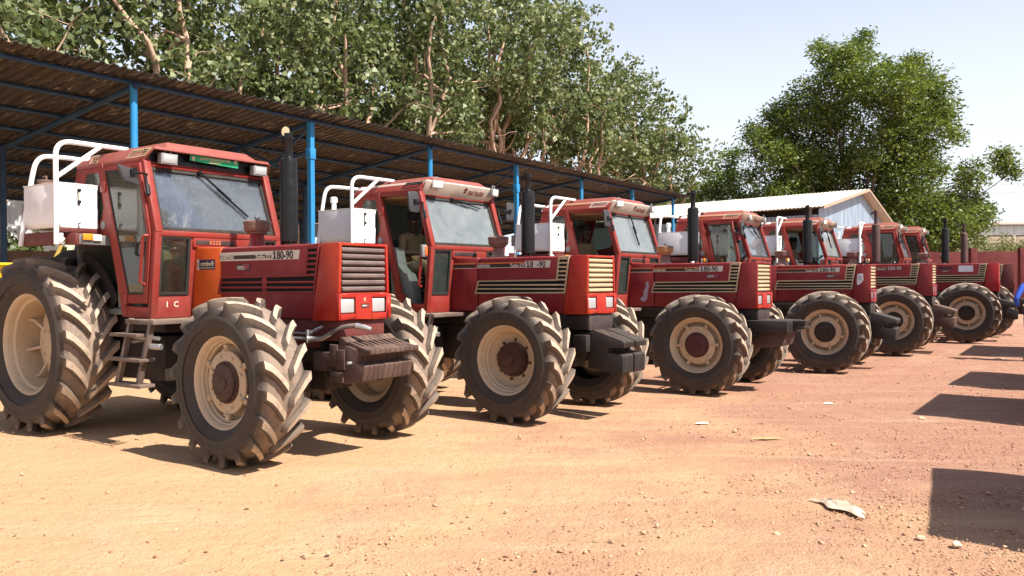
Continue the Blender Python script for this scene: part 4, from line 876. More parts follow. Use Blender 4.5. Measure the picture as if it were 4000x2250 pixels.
def tractor(k, X, Y, a, cfg):
    T = empty('tractor', (X, Y, gz(X, Y)), -a)
    tag(T, cfg['label'], 'tractor', 'red tractors parked side by side in the yard')
    P = lambda name, key, fn, m: obj(name, cached(key, fn), m, T)
    front, bon, cabm, roofm = cfg['front'], cfg['bonnet'], cfg['cab'], cfg['roof']
    # running gear
    P('chassis', 'chassis', chassis_mesh, DARK); P('front_axle', 'axle', axle_mesh, DARK)
    for y in (-.835, .835): front_wheel(T, y, cfg.get('steer', 0), cfg['rim'], y < 0 and k < 6, cfg['hub'], cfg.get('spin', 0)+(.15 if y > 0 else 0))
    for y in (-.845, .845): rear_wheel(T, y, y < 0 and k == 0)
    # bonnet
    P('bonnet', 'bonnet', bonnet_mesh, bon); P('side_panel', 'rcowl', rearcowl_mesh, cfg['rear_panel'])
    P('grille_shell', 'nose', nose_mesh, front); P('grille_recess', 'grec', lambda: MB().box(.50, .585, -.27, .27, 1.39, 1.80).mesh('grille_recess', smooth=0), DARK)
    lp = P('lamp_panel', 'lpanel', lamp_panel_mesh, cfg.get('lamp_panel', front))
    for y in (-.210, .165):
        o = obj('headlight', cached('hl', headlight_mesh), LAMP, T, (0, y, 0))
    for i in range(7): obj('grille_bar', cached('gbar', grille_bar_mesh), cfg['bars'], T, (0, 0, 1.432+i*.0555))
    vb, vf = cached('vent', vent_panel_meshes)
    obj('vent_shade_plate', vb, SLOT_SHADE, T); obj('vent_frame', vf, cfg['vent'], T)
    for i, z in enumerate((1.446, 1.493)): obj('vent_slat', cached('slatL%d' % i, lambda z=z: vent_slat(-.975+.3*(z-1.384), .225+.14*(z-1.384)+.085, z, .004)), cfg['vent'], T)
    for i in range(6):
        z = 1.553+i*.047; obj('vent_slat', cached('slatR%d' % i, lambda z=z: vent_slat(.203+.10*(z-1.55), .335+.14*(z-1.55), z, .004, .02)), cfg['vent'], T)
    if cfg.get('vent_post'): obj('vent_slat', cached('vpost', lambda: MB().box(-.36, -.30, -S-.0095, -S+.002, 1.40, 1.545).mesh('vent_slat', .002)), cfg['vent'], T)
    # air cleaner and exhaust
    top = cfg['muf_top']; P('muffler', 'muf%.3f' % top, lambda: muffler_mesh(top), cfg['muf']); h = cfg.get('stack', .24)
    P('exhaust_stack', 'stk%.3f%.2f' % (top, h), lambda: stack_mesh(top, h, 0), cfg['muf']); P('rain_flap', 'flp%.3f%.2f%.1f' % (top, h, cfg['flap']), lambda: flap_mesh(top, h, cfg['flap']), DECAL_SAND if k == 0 else cfg['muf'])
    P('precleaner_neck', 'pcn', precl_neck, bon if k == 0 else PRECL); P('precleaner_bowl', 'pcb', precl_bowl, cfg.get('pcbowl', PRECL)); P('precleaner_lid', 'pcl', precl_lid, cfg.get('pclid', PRECL))
    # cab
    P('cab_frame', 'cab', cab_frame_mesh, cabm); P('cab_floor', 'floor', floor_mesh, GREENGREY); P('console', 'console', console_mesh, GREENGREY); P('seat', 'seat', seat_mesh, SEATM); P('steering_wheel', 'swheel', wheel_mesh, BLACK)
    P('headliner', 'hliner', interior_trim, paint('tan_headliner', (.3, .17, .09), (.24, .13, .07), .8, 0, .2)); P('cab_speaker', 'spk', speaker_mesh, BLACK)
    P('windscreen', 'ws', windscreen_mesh, cfg['screen']); P('windscreen_seal', 'wss', screen_seal_mesh, RUBBER); P('roof', 'roof%d' % cfg['recess'], lambda: roof_mesh(cfg['recess']), roofm); P('roof_hatch', 'hatch', hatch_mesh, cfg.get('hatch', PINK))
    mir = lambda key, fn: cached(key+'_m', lambda: flip(cached(key, fn)))
    for s in (0, 1):
        g = lambda key, fn: cached(key, fn) if s == 0 else mir(key, fn)
        obj('front_quarter_glass', g('fq', fq_glass_mesh), (GLASS_FQ1 if k == 0 else GLASS_FQ) if s == 0 else GLASS_CLEAR, T); obj('quarter_glass_seal', g('fqs', fq_seal_mesh), RUBBER, T)
        obj('rear_quarter_panel', g('rqp', quarter_panel_mesh), cabm, T); obj('rear_quarter_glass', g('rqg', quarter_glass_mesh), GLASS_DK, T)
        if s == 1 or cfg['door'] != 'none':
            d = obj('door', g('door', door_mesh), cabm, T)
            if s == 0 and cfg['door'] == 'open': d.matrix_local = Matrix.Translation((-2.0, -.735, 0)) @ Matrix.Rotation(R(-24), 4, 'Z') @ Matrix.Translation((2.0, .735, 0))
            obj('door_seal', g('dseal', door_seal_mesh), RUBBER, d); obj('door_glass', g('dglass', door_glass_mesh), GLASS_DK if s == 0 else GLASS_CLEAR, d)
            if s == 0:
                obj('handle', cached('dh', lambda: MB().tube([(-1.50, -.745, 1.87), (-1.53, -.775, 1.86), (-1.545, -.775, 1.76), (-1.52, -.745, 1.75)], .016, 8).mesh('handle')), BLACK, d)
        for z in (2.43, 1.34):
            x = -2.16 if z > 2 else -1.80
            obj('hinge', g('hinge%.1f' % z, lambda: MB().box(x-.03, x+.05, -.755, -.716, z-.05, z+.05).mesh('hinge', .006)), cabm, T)
    P('grab_rail', 'grab', door_rail_mesh, cabm)
    P('rear_window', 'rwin', lambda: MB().hexa([(-2.83, -.62, 2.0), (-2.825, -.62, 2.0), (-2.825, .62, 2.0), (-2.83, .62, 2.0), (-2.66, -.62, 2.62), (-2.655, -.62, 2.62), (-2.655, .62, 2.62), (-2.66, .62, 2.62)]).mesh('rear_window', smooth=0), GLASS_CLEAR)
    P('name_plate', 'nplate', lambda: MB().box(-1.312, -1.307, -.30, .13, 1.858, 1.905).mesh('name_plate', .002), DECAL_BLACK)
    if k == 0: text(T, 'KSZE', .052, (-1.3055, -.09, 1.864), (math.pi/2, 0, math.pi/2), paint('orange_red_lettering', (.6, .15, .06), (.55, .12, .05), .5, 0, .1), .001, align='CENTER', space=1.15)
    if not cfg['recess']:
        P('visor', 'visor', visor_mesh, cfg['visor'])
    wl = cfg['lamps']
    for (x, y, z, rz) in wl:
        o = obj('work_lamp', cached('wlamp', worklamp_mesh), LAMPHOUSE, T, (x, y, z), (0, R(6), rz)); obj('lens', cached('wlens', worklens_mesh), CLEARLENS if k else LAMP, o)
    for key, (x0, x1, z0, z1, ln) in cfg['roofvents'].items():
        obj('vent_shade_plate', cached('rvd'+key, lambda: vent_dark_mesh(x0, x1, z0, z1, ln)), SLOT_SHADE, T); obj('air_vent', cached('rv'+key, lambda: air_vent_mesh(x0, x1, z0, z1, ln)), cfg['rvmat'], T)
    if cfg.get('bandmat'): P('side_band', 'band', lambda: side_band_mesh(-2.52, -1.50, 2.680, 2.768), cfg['bandmat'])
    if cfg.get('stripe'):
        P('roof_stripe', 'rstr', lambda: side_band_mesh(-2.30, -1.86, 2.695, 2.735, .0065), DECAL_BLACK); P('roof_stripe', 'rstr2', lambda: side_band_mesh(-2.30, -1.86, 2.738, 2.752, .0065), DECAL_ORANGE)
    P('rail_bracket', 'rbr', roof_bracket_mesh, WHITE)
    a_, b_ = cached('mir'+cfg['mirror'], lambda: mirror_meshes(cfg['mirror'])); mo = obj('mirror', a_, MIRG, T); obj('mirror_arm', b_, BLACK, mo)
    if cfg.get('far_mirror'):
        mo = obj('mirror', cached('mirf', lambda: flip(cached('mirround', lambda: mirror_meshes('round'))[0])), MIRG, T); obj('mirror_arm', cached('mirfa', lambda: flip(cached('mirround', lambda: mirror_meshes('round'))[1])), BLACK, mo)
    w0, w1 = cfg['wiper']; P('wiper', 'wip%d' % k, lambda: wiper_mesh(w0, w1), BLACK)
    P('round_badge', 'badge', badge_mesh, GREY)
    # fender, tank and guard rails
    P('rear_fender', 'fender', fender_mesh, DARK); P('fender_shelf', 'shelf', shelf_mesh, MAROON); P('lamp_bracket', 'lbr', bracket_plate_mesh, GREY)
    ia, ib = cached('ind', indicator_meshes); obj('amber_lens', ia, AMBER, T); obj('clear_lens', ib, CLEARLENS, T)
    if cfg.get('tank', True):
        tk = P('oil_tank', 'tank', tank_mesh, WHITE); 
        obj('tank_lid', cached('tlid', tank_lid_mesh), WHITE, tk); g = obj('level_gauge', cached('gauge', gauge_mesh), BLACK, tk); obj('sight_glass', cached('sight', gauge_tube_mesh), paint('yellowed_sight_tube', (.65, .6, .45), (.6, .55, .4), .2, 0, 0), tk); obj('drain_tap', cached('tap', tap_mesh), LAMPHOUSE, tk); obj('filler_cap', cached('fill%d' % (k > 0), lambda: filler_mesh(k > 0)), PRECL if k == 0 else WHITE, tk)
        P('switch_box', 'sbox', switchbox_mesh, GREY)
        for q in (0, 1): P('guard_rail', 'rail%d' % q, lambda q=q: rail_mesh(q), WHITE_TUBE)
    # steps
    for i, (nm, me) in enumerate(cached('steps', step_parts)): obj(nm, me, STEP, T)
    P('hydraulic_coupler', 'coup', side_pipe_mesh, STEEL)
    # front end
    P('front_support', 'supp', support_mesh, MAROON if k == 0 else DARK)
    if k: P('support_plate', 'splate', front_plate_mesh, paint('dusty_black_plate', (.03, .022, .024), (.06, .045, .045), .5, .3, .3))
    if cfg['weights'] == 't1':
        P('weight_carrier', 'carr1', lambda: carrier_mesh('t1'), IRON)
        for i in range(10): obj('ballast_weight', cached('wt1', lambda: weight_mesh('suitcase', .0565, 0)), IRON, T, (0, -.312+i*.0597, random.uniform(-.002, .002)))
        P('weight_bolt', 'wbolt', lambda: MB().tube([(.765, -.36, .825), (.765, -.30, .825)], .014, 8).mesh('weight_bolt'), STEEL)
        hp, hh = cached('hose', hose_meshes); obj('hydraulic_pipe', hp, STEEL, T); obj('hydraulic_hose', hh, paint('grey_brown_hose', (.09, .07, .07), (.14, .11, .1), .6, .3, .2), T)
    elif cfg['weights'] == 'beam':
        P('weight_carrier', 'carr2', lambda: carrier_mesh('b'), IRON_BLACK); ba, bb = cached('beam', beam_meshes); obj('front_beam', ba, IRON_BLACK, T); obj('underslung_plate', bb, IRON, T)
    else:
        P('weight_carrier', 'carr2', lambda: carrier_mesh('b'), IRON_BLACK)
        for i in range(8): obj('ballast_weight', cached('wt2', lambda: weight_mesh('block', .058, 0)), cfg.get('wmat', IRON_BLACK), T, (0, -.20+i*.0605+(.035 if i > 3 else 0), 0))
    # lettering and stripes on the near side of the bonnet
    y = -S-.0016
    st = cfg['decal']
    if st != 'blank':
        xs0 = -1.335 if (k and st != 't1') else -.972
        dec = obj('side_stripe', cached('str_bg%.2f' % xs0, lambda: plate(-.972 if xs0 > -1 else -.95, .130, 1.692, 1.772, y, .001, .012)), DECAL_WHITE if k == 0 else bon, T)
        obj('stripe_band', cached('sblk', lambda: plate(-.968, -.235, 1.706, 1.742, y-.0012, .001, .004)), DECAL_BLACK, dec)
        if k:
            obj('stripe_band', cached('sorg', lambda: plate(-.955, -.235, 1.748, 1.762, y-.0012, .001, .004)), DECAL_ORANGE, dec); obj('stripe_band', cached('swh', lambda: plate(-.968, -.235, 1.696, 1.703, y-.0012, .001, .002)), DECAL_WHITE, dec)
            if k == 1 or k == 2:
                d2 = obj('side_stripe', cached('rblk', lambda: plate(-1.335, -.985, 1.706, 1.742, y-.0045, .001, .004)), DECAL_BLACK, T); obj('stripe_band', cached('rorg', lambda: plate(-1.33, -.985, 1.748, 1.764, y-.0045, .001, .004)), DECAL_ORANGE, d2); obj('stripe_band', cached('rwh', lambda: plate(-1.338, -.985, 1.694, 1.702, y-.0045, .001, .002)), DECAL_WHITE, d2)
            obj('number_plate', cached('npl', lambda: plate(-.232, .125, 1.693, 1.773, y-.0012, .001, .012)), DECAL_WHITE if st != 'faint' else bon, dec)
        for i, ch in enumerate('FIAT'):
            x = -.952+i*.050; pl = obj('letter_tile', cached('tile%d' % i, lambda: plate(x, x+.043, 1.708, 1.740, y-.0024, .001, .006)), DECAL_WHITE if k < 2 else cfg.get('tile', DECAL_SAND), dec); text(dec, ch, .036, (x+.0195, y-.0042, 1.7125), SIDE, DECAL_BLACK, .0008, align='CENTER', sx=1.15, shear=.1)
        text(dec, 'Turbo DT', .056, (-.243, y-.0030, 1.7035), SIDE, DECAL_WHITE, .0018, align='RIGHT', sx=.9)
        one = MB().prism([(0, 0), (.044, 0), (.044, .011), (.031, .011), (.031, .071), (.017, .071), (0, .058), (0, .046), (.014, .054), (.014, .011), (0, .011)], y-.0042, y-.0034)
        obj('lettering', cached('one', lambda: one.mesh('lettering', smooth=0)), {0: DECAL_BLACK, 1: DECAL_BLACK, 2: DECAL_BLACK, 3: DECAL_BLACK}.get(k, DECAL_WHITE), dec, (-.214, 0, 1.698))
        num = {1: ('8  -90', DECAL_DKRED), 4: ('80-90', DECAL_WHITE), 2: ('80-90', DECAL_BLACK)}.get(k, ('80-90', DECAL_BLACK))
        text(dec, num[0], .102, (-.164, y-.0034, 1.6975), SIDE, num[1] if k != 1 else DECAL_BLACK, .0022, sx=.90)
    else:
        obj('blank_plate', cached('bpl', lambda: plate(-.20, .10, 1.63, 1.775, y, .001, 0)), PAPER, T); obj('side_stripe', cached('fblk', lambda: plate(-.70, -.32, 1.70, 1.745, y, .001, .01)), DECAL_BLACK, T)
    if cfg.get('omni') is not None:
        x, z = cfg['omni']
        om = obj('sticker', cached('om%.2f' % x, lambda: plate(x, x+.195, z, z+.056, y-.001, .001)), DECAL_BLACK, T)
        text(om, 'OMNI', .036, (x+.010, y-.0028, z+.018), SIDE, DECAL_WHITE, .0008, sx=1.02, shear=.15); text(om, 'PULL', .036, (x+.104, y-.0028, z+.018), SIDE, DECAL_PINK, .0008, sx=.98, shear=.15)
        obj('sticker_line', cached('oml%.2f' % x, lambda: plate(x+.012, x+.13, z+.008, z+.013, y-.002, .001)), DECAL_WHITE, om); obj('sticker_line', cached('omm%.2f' % x, lambda: plate(x+.09, x+.188, z+.049, z+.053, y-.002, .001)), DECAL_PINK, om)
    if cfg['visor'] is not None and cfg.get('brand', True) and not cfg['recess']:
        # face of the visor leans; build the lettering in its plane
        tilt = math.atan2(.117, .168); dark = DECAL_DKRED
        e = empty('visor_lettering', (-1.4605, 0, 2.6905), 0, T); e.rotation_euler = Euler((math.pi/2+0, 0, math.pi/2)); e.rotation_mode = 'XYZ'
        Mx = Matrix.Translation((-1.4575, 0, 2.690)) @ Matrix.Rotation(tilt, 4, 'Y') @ Matrix.Rotation(math.pi/2, 4, 'Z') @ Matrix.Rotation(math.pi/2, 4, 'X')
        e.matrix_local = Mx
        obj('leaf_emblem', cached('emb', emblem_mesh), dark, e, (.075, .0, .002)); text(e, 'FIATAGRI', .092, (.135, -.038, .003), (0, 0, 0), dark, .0022, sx=.80, shear=.18)
    if k == 0:
        gs = obj('sticker', MB().hexa([(-1.512, -.262, 2.690), (-1.512, .30, 2.672), (-1.514, .30, 2.672), (-1.514, -.262, 2.690), (-1.502, -.262, 2.752), (-1.502, .30, 2.734), (-1.504, .30, 2.734), (-1.504, -.262, 2.752)]).mesh('sticker', smooth=0), DECAL_GREEN, T); gs.location = (.055, 0, -.003)
        e = empty('sticker_lettering', (0, 0, 0), 0, T); e.matrix_local = Matrix.Translation((-1.4500, .019, 2.709)) @ Matrix.Rotation(R(9), 4, 'Y') @ Matrix.Rotation(R(1.9), 4, 'X') @ Matrix.Rotation(math.pi/2, 4, 'Z') @ Matrix.Rotation(math.pi/2, 4, 'X')
        text(e, 'NÖVÉNYTERMELÉSI RENDSZER', .030, (0, .004, .001), (0, 0, 0), DECAL_SAND, .0004, align='CENTER', sx=.85); text(e, 'SZEKSZÁRD', .026, (0, -.024, .001), (0, 0, 0), DECAL_SAND, .0004, align='CENTER', sx=.95)
        for q in (-.245, .245): obj('leaf_emblem', cached('emb', emblem_mesh), DECAL_SAND, e, (q, 0, .001)).scale = (.5, .5, 1)
        obj('brow_back', MB().box(-1.535, -1.522, -.69, .69, 2.63, 2.752).mesh('brow_back', smooth=0), BLACK, T)
        ns = obj('sticker', plate(-1.275, -1.035, 1.617, 1.712, -S-.006, .001), DECAL_NAVY, T); obj('sticker_edge', plate(-1.312, -1.278, 1.613, 1.715, -S-.006, .001), DECAL_WHITE, ns)
        text(ns, 'cominelli', .060, (-1.155, -S-.0085, 1.652), SIDE, DECAL_SAND, .0006, align='CENTER', sx=.92); text(ns, 'ITALY', .022, (-1.289, -S-.0085, 1.632), (math.pi/2, -math.pi/2, 0), DECAL_BLACK, .0003)
        obj('sticker_line', plate(-1.265, -1.045, 1.630, 1.636, -S-.0075, .001), DECAL_SAND, ns)
        nb = obj('sticker', MB().box(.634, .636, -.058, .037, 1.268, 1.304).mesh('sticker', smooth=0), DECAL_BLACK, T); text(nb, 'OMNI', .022, (.637, -.052, 1.279), (math.pi/2, 0, math.pi/2), DECAL_WHITE, .0004, shear=.15); text(nb, 'PULL', .022, (.637, -.006, 1.279), (math.pi/2, 0, math.pi/2), DECAL_PINK, .0004, sx=.7, shear=.15)
        text(T, 'K', .045, (.6355, -.028, 1.325), (math.pi/2, 0, math.pi/2), DECAL_SAND, .0002)
        text(T, 'I C', .075, (-1.378, -.58, 1.265), (math.pi/2, 0, math.pi/2), DECAL_WHITE, .001, space=1.5)
    if k == 1:
        qi = obj('indicator_lamp', MB().box(-1.375, -1.325, -.86, -.775, 1.83, 1.98).mesh('indicator_lamp', .015, 3), GREY, T); obj('amber_lens', MB().box(-1.326, -1.315, -.822, -.785, 1.85, 1.96).mesh('amber_lens', .004), paint('orange_lens', (.7, .12, .02), (.6, .1, .02), .25, .1, .1), qi)
    if k == 2:
        for pl in ([(-1.16, 1.70), (-1.10, 1.745), (-1.02, 1.76), (-.985, 1.73), (-1.0, 1.705), (-1.08, 1.69)], [(-1.18, 1.30), (-1.12, 1.34), (-1.13, 1.40), (-1.08, 1.47), (-1.09, 1.53), (-1.045, 1.56), (-1.03, 1.49), (-1.05, 1.40), (-1.06, 1.30), (-1.10, 1.25), (-1.16, 1.26)]):
            obj('bare_patch', MB().prism(pl, -S-.0062, -S-.0045).mesh('bare_patch', smooth=0), SCRATCH, T)
    if k == 3:
        pa = obj('paper_notice', MB().prism([(.415, 1.66), (.50, 1.665), (.507, 1.555), (.485, 1.52), (.44, 1.475), (.405, 1.465), (.40, 1.56)], -.3085, -.3065).mesh('paper_notice', smooth=0), PAPER, T)
        for i in range(5): obj('print_line', MB().box(.42, .47+.01*(i % 2), -.3105, -.3092, 1.555+i*.016, 1.560+i*.016).mesh('print_line', smooth=0), DECAL_NAVY, pa)
        ll = obj('round_lamp', MB().lathe([(.0, .0), (.055, 0), (.06, .012), (.06, .035), (.04, .05), (0, .05)], (-1.44, -.33, 2.70), 'x', 20).mesh('round_lamp'), LAMP, T)
    return T
def flip(me):
    n = me.copy()
    for v in n.vertices: v.co.y = -v.co.y
    n.flip_normals(); return n

LAMPS_T1 = [(-1.455, -.50, 2.672, 0), (-1.455, .56, 2.672, 0)]
LAMPS_STD = [(-1.425, -.50, 2.735, -.2), (-1.425, .63, 2.725, .2)]
RV1 = {'a': (-1.80, -1.49, 2.678, 2.760, .06), 'b': (-2.455, -2.31, 2.682, 2.768, .005)}
RV2 = {'c': (-1.83, -1.55, 2.680, 2.764, .07)}
base = dict(front=RED, bonnet=RED, cab=RED_CAB, roof=RED_CAB, rear_panel=RED, rim='ring', hub=HUB, bars=CREAM, vent=CREAM, muf=BLACK, muf_top=2.665, stack=.26, flap=.2, screen=GLASS_DUSTY, recess=False, door='closed', visor=BEIGE, lamps=LAMPS_STD, roofvents=RV2, rvmat=CREAM, mirror='round', wiper=((.0, 2.57), (.05, 2.20)), weights='block', decal='std', bandmat=BEIGE)
cfgs = [
 (-1.7836, 7.376, .5927, dict(base, label='nearest red tractor, with orange side panel and green roof sticker', front=RED_FRONT, bonnet=RED_DEEP, cab=RED_CAB, roof=PINK, rear_panel=ORANGE, bars=GREYBAR, vent=RED_DEEP, muf_top=2.669, stack=.24, flap=-1.25, screen=GLASS_MID, recess=True, lamps=LAMPS_T1, roofvents=RV1, mirror='plate', wiper=((-.12, 2.585), (.36, 2.17)), weights='t1', decal='t1', omni=(-.723, 1.602), bandmat=None, steer=-.05, vent_post=True, visor=None)),
 (.5175, 9.585, .6470, dict(base, label='second red tractor from the left, one digit of its number missing', front=RED_FRONT, lamp_panel=RED_FRONT, rear_panel=RED, rim='dish', visor=CREAMW, bandmat=CREAMW, door='none', muf_top=2.642, flap=.05, stack=.22, wiper=((-.12, 2.585), (.42, 2.50)), far_mirror=True, rvmat=BLACK, brand=True, spin=.3, steer=.02)),
 (3.0766, 11.933, .6160, dict(base, label='third red tractor from the left, with bare scuffed side patch', lamp_panel=RED_FRONT, door='none', hub=paint('red_hub_paint', (.075, .016, .02), (.06, .018, .018), .5, .3, .4), muf_top=2.666, weights='beam', decal='sand', omni=(-.13, 1.60), pcbowl=TAN_CAP, pclid=PRECL, rvmat=CREAMW, visor=CREAMW, stripe=True, wiper=((.02, 2.585), (.06, 2.12)), spin=.5)),
 (5.7593, 14.508, .5566, dict(base, label='fourth red tractor, torn white paper notice stuck beside its cream grille', door='open', muf_top=2.654, flap=-.5, omni=(-.10, 1.60), stripe=True, tile=DECAL_DKRED, screen=GLASS_MID, hub=DARK, wiper=((.02, 2.585), (.35, 2.35)), spin=.8, lamps=[(-1.425, .63, 2.725, .2)])),
 (8.1199, 17.012, .5881, dict(base, label='fifth red tractor, with brown exhaust and pale outlined number', door='none', muf=BROWN_MUF, muf_top=2.675, flap=.3, stack=.30, decal='faint', rvmat=CREAMW, hub=DARK, spin=.2, wmat=IRON)),
 (10.8690, 19.395, .5614, dict(base, label='sixth red tractor, with bright red grille shell and blank white plate', front=RED_BRIGHT, muf_top=2.683, flap=-.3, decal='blank', omni=(-.55, 1.62), hub=DARK, screen=GLASS_MID, spin=.9)),
 (12.33, 21.2, .555, dict(base, label='farthest red tractor, mostly hidden, with a dusty brown exhaust stack', front=MAROON, muf=BROWN_MUF, muf_top=2.66, decal='blank', hub=DARK, tank=False)),
]
TR = [tractor(i, X, Y, a, c) for i, (X, Y, a, c) in enumerate(cfgs)]

def driver(k, pose, cap, label, **kw):
    o = person('driver', None, (0, 0, 0), 0, pose, KHAKI, TROUS, cap, label, 'drivers sitting in the tractor cabs'); o.name = 'person'
    o.matrix_world = TR[k].matrix_basis.copy(); return o
driver(0, seated(0, face=(1, 0, -.1)), CAPD, 'driver behind the hazy windscreen of the nearest tractor, in beige trousers')
driver(1, seated(0.02), CAPD, 'driver in dark cap and khaki shirt, hands in lap, in the second cab')
driver(2, seated(-.06, face=(1, -.35, 0), hz=.02), CAPD, 'driver in khaki shirt in the shaded third cab from the left')
driver(3, seated(.36, face=(1, -.1, -.25)), REDCAP, 'driver in a red cap leaning forward in the cab with the round roof lamp')
driver(4, seated(-.04, face=(1, .05, -.1)), None, 'bareheaded driver seen in profile behind the black exhaust, fifth cab')

# ------------------------------------------------------------------ open shed
SH_A = math.atan2(2.9637, 1.9455); SH0 = Vector((-6.44, 13.95, 0)); SP = 4.0
shed = empty('open_shed', (SH0.x, SH0.y, 0), SH_A); tag(shed, 'long open shed with blue steel posts and a rusty corrugated roof behind the tractors', 'shed')
EH, SL = 4.98, .135
zr = lambda y: EH-SL*y
K0, K1 = -3, 6
def sheetp(p, nm, m): return obj(nm, p, m, shed)
post_round = MB().lathe([(.062, 0), (.062, 1)], (0, 0, 0), 'z', 16, cap=True).mesh('post', smooth=40)
post_sq = MB().box(-.055, .055, -.055, .055, 0, 1).mesh('post')
for k in range(K0, K1+1):
    for r_, y in enumerate((0.0, 4.55, 9.1)):
        truss = k % 2 == 1
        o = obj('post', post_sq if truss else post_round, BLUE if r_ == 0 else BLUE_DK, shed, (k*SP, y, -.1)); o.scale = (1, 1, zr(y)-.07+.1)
    m = MB()
    if truss:
        m.bar((k*SP, -.05, zr(0)-.09), (k*SP, 9.3, zr(9.3)-.09), .07, .09); m.bar((k*SP, 0, zr(0)-.70), (k*SP, 9.1, zr(9.1)-.60), .06, .06)
        for j in range(8):
            y0 = j*9.1/8; y1 = (j+1)*9.1/8; b0 = zr(0)-.70+(zr(9.1)-.60-zr(0)+.70)*(j+.5 if 0 else j)/8
            b = lambda y: zr(0)-.70+(zr(9.1)-.60-(zr(0)-.70))*y/9.1
            if j % 2 == 0: m.bar((k*SP, y0, zr(y0)-.12), (k*SP, y1, b(y1)), .045, .045)
            else: m.bar((k*SP, y0, b(y0)), (k*SP, y1, zr(y1)-.12), .045, .045)
        obj('gusset', cached('gus', lambda: MB().box(-.075, .075, -.075, .075, -.85, -.62).mesh('gusset', .004)), BLUE, shed, (k*SP, 0, zr(0)))
    else:
        m.tube([(k*SP, -.12, zr(-.12)-.10), (k*SP, 9.3, zr(9.3)-.10)], .055, 12)
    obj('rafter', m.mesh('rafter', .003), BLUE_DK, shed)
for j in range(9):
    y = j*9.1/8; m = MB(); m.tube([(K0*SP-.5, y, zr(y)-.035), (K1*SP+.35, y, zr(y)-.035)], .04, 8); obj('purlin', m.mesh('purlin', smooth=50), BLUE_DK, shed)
def rooftin():
    m, t, b = newmat('rusty_corrugated_tin'); P = objvec(t)
    mp = N(t, 'ShaderNodeMapping'); mp.inputs['Scale'].default_value = (9, .9, 3); t.links.new(P, mp.inputs[0])
    st = noise(t, 1.0, 6, .7, mp.outputs[0], .4); big = noise(t, .5, 5, .6, P)
    col = mix(t, ramp(t, st, .35, .65), (.030, .027, .028), (.062, .055, .054)); col = mix(t, math_(t, 'MULTIPLY', ramp(t, big, .45, .65), .4), col, (.055, .030, .023))
    mp2 = N(t, 'ShaderNodeMapping'); mp2.inputs['Scale'].default_value = (24, 2.2, 8); t.links.new(P, mp2.inputs[0])
    gl = math_(t, 'MULTIPLY', ramp(t, noise(t, 1.0, 4, .7, mp2.outputs[0]), .58, .66), .9); col = mix(t, gl, col, (.36, .31, .28))  # pale streaks put glints of reflected light into the tin's colour
    t.links.new(col, b.inputs['Base Color']); b.inputs['Roughness'].default_value = .55; b.inputs['Metallic'].default_value = .25
    return m
TIN = rooftin()
def tin_mesh(width, y0, y1, slope, pitch=.1875, d=.032, over=.04, ny=4, seed=0, zt=0.0):
    rs = random.Random(seed); xs = []; nr = int(round(width/pitch))
    for i in range(nr+1):
        x = i*pitch; xs += [(x-.045, 0), (x-.025, d), (x+.025, d), (x+.045, 0)]
    xs = [(x, z) for x, z in xs if -.05 <= x <= width+over]
    V = []; F = []
    for j in range(ny+1):
        y = y0+(y1-y0)*j/ny; sag = rs.uniform(-.006, .006)
        for x, z in xs: V.append((x, y, -slope*y+z+sag+zt*(1 if x > width-.02 else 0)*.004))
    nx = len(xs)
    for j in range(ny):
        for i in range(nx-1): F.append((j*nx+i, j*nx+i+1, (j+1)*nx+i+1, (j+1)*nx+i))
    m = MB(); n0 = len(V); V2 = [(x, y, z+.003) for x, y, z in V]; m.add(V+V2, [f[::-1] for f in F]+[tuple(i+n0 for i in f) for f in F]+[(i+1, i, i+n0, i+1+n0) for i in range(nx-1)]+[(n0-nx+i, n0-nx+i+1, 2*n0-nx+i+1, 2*n0-nx+i) for i in range(nx-1)])
    return m.mesh('roof_sheet', smooth=0, weld=False)
tins = [tin_mesh(.75, -.42, 9.4, SL, seed=i) for i in range(4)]
x = K0*SP-.6; i = 0
while x < K1*SP+.3:
    obj('roof_sheet', tins[i % 4], TIN, shed, (x, 0, EH+.012+(i % 2)*.004+random.uniform(0, .004)), (0, 0, 0)); x += .75; i += 1
obj('gas_bottle', MB().lathe([(.0, .03), (.10, .03), (.11, .06), (.11, .12), (.06, .15), (.06, .20), (0, .2)], (.18, -.18, 0), 'z', 14).box(.03, .33, -.33, -.03, 0, .03).mesh('post_foot', .004), BLUE, shed).name = 'post_foot'

# ------------------------------------------------------------------ corrugated store building beyond the shed
def wall_tin():
    m, t, b = newmat('silvery_corrugated_wall'); P = objvec(t); mp = N(t, 'ShaderNodeMapping'); mp.inputs['Scale'].default_value = (7, 7, .6); t.links.new(P, mp.inputs[0])
    col = mix(t, ramp(t, noise(t, 1, 5, .65, mp.outputs[0]), .32, .68), (.17, .24, .33), (.36, .43, .50)); t.links.new(col, b.inputs['Base Color']); b.inputs['Roughness'].default_value = .45; b.inputs['Metallic'].default_value = .35; return m
WALLTIN = wall_tin(); ROOFTIN = paint('cream_roof_tin', (.60, .54, .47), (.50, .44, .38), .5, .2, .2, metal=.1)
C0 = Vector((12.8, 34.0, 0)); ev = Vector((-5.8, 5.7, 0)).normalized(); gv = Vector((.7, .714, 0)).normalized(); EVH, APH, LEN = 4.56, 5.55, 13.5
bld = empty('store_building', C0, math.atan2(gv.y, gv.x)); tag(bld, 'low store with bluish corrugated walls and a pale tin roof, under the big tree', 'building')
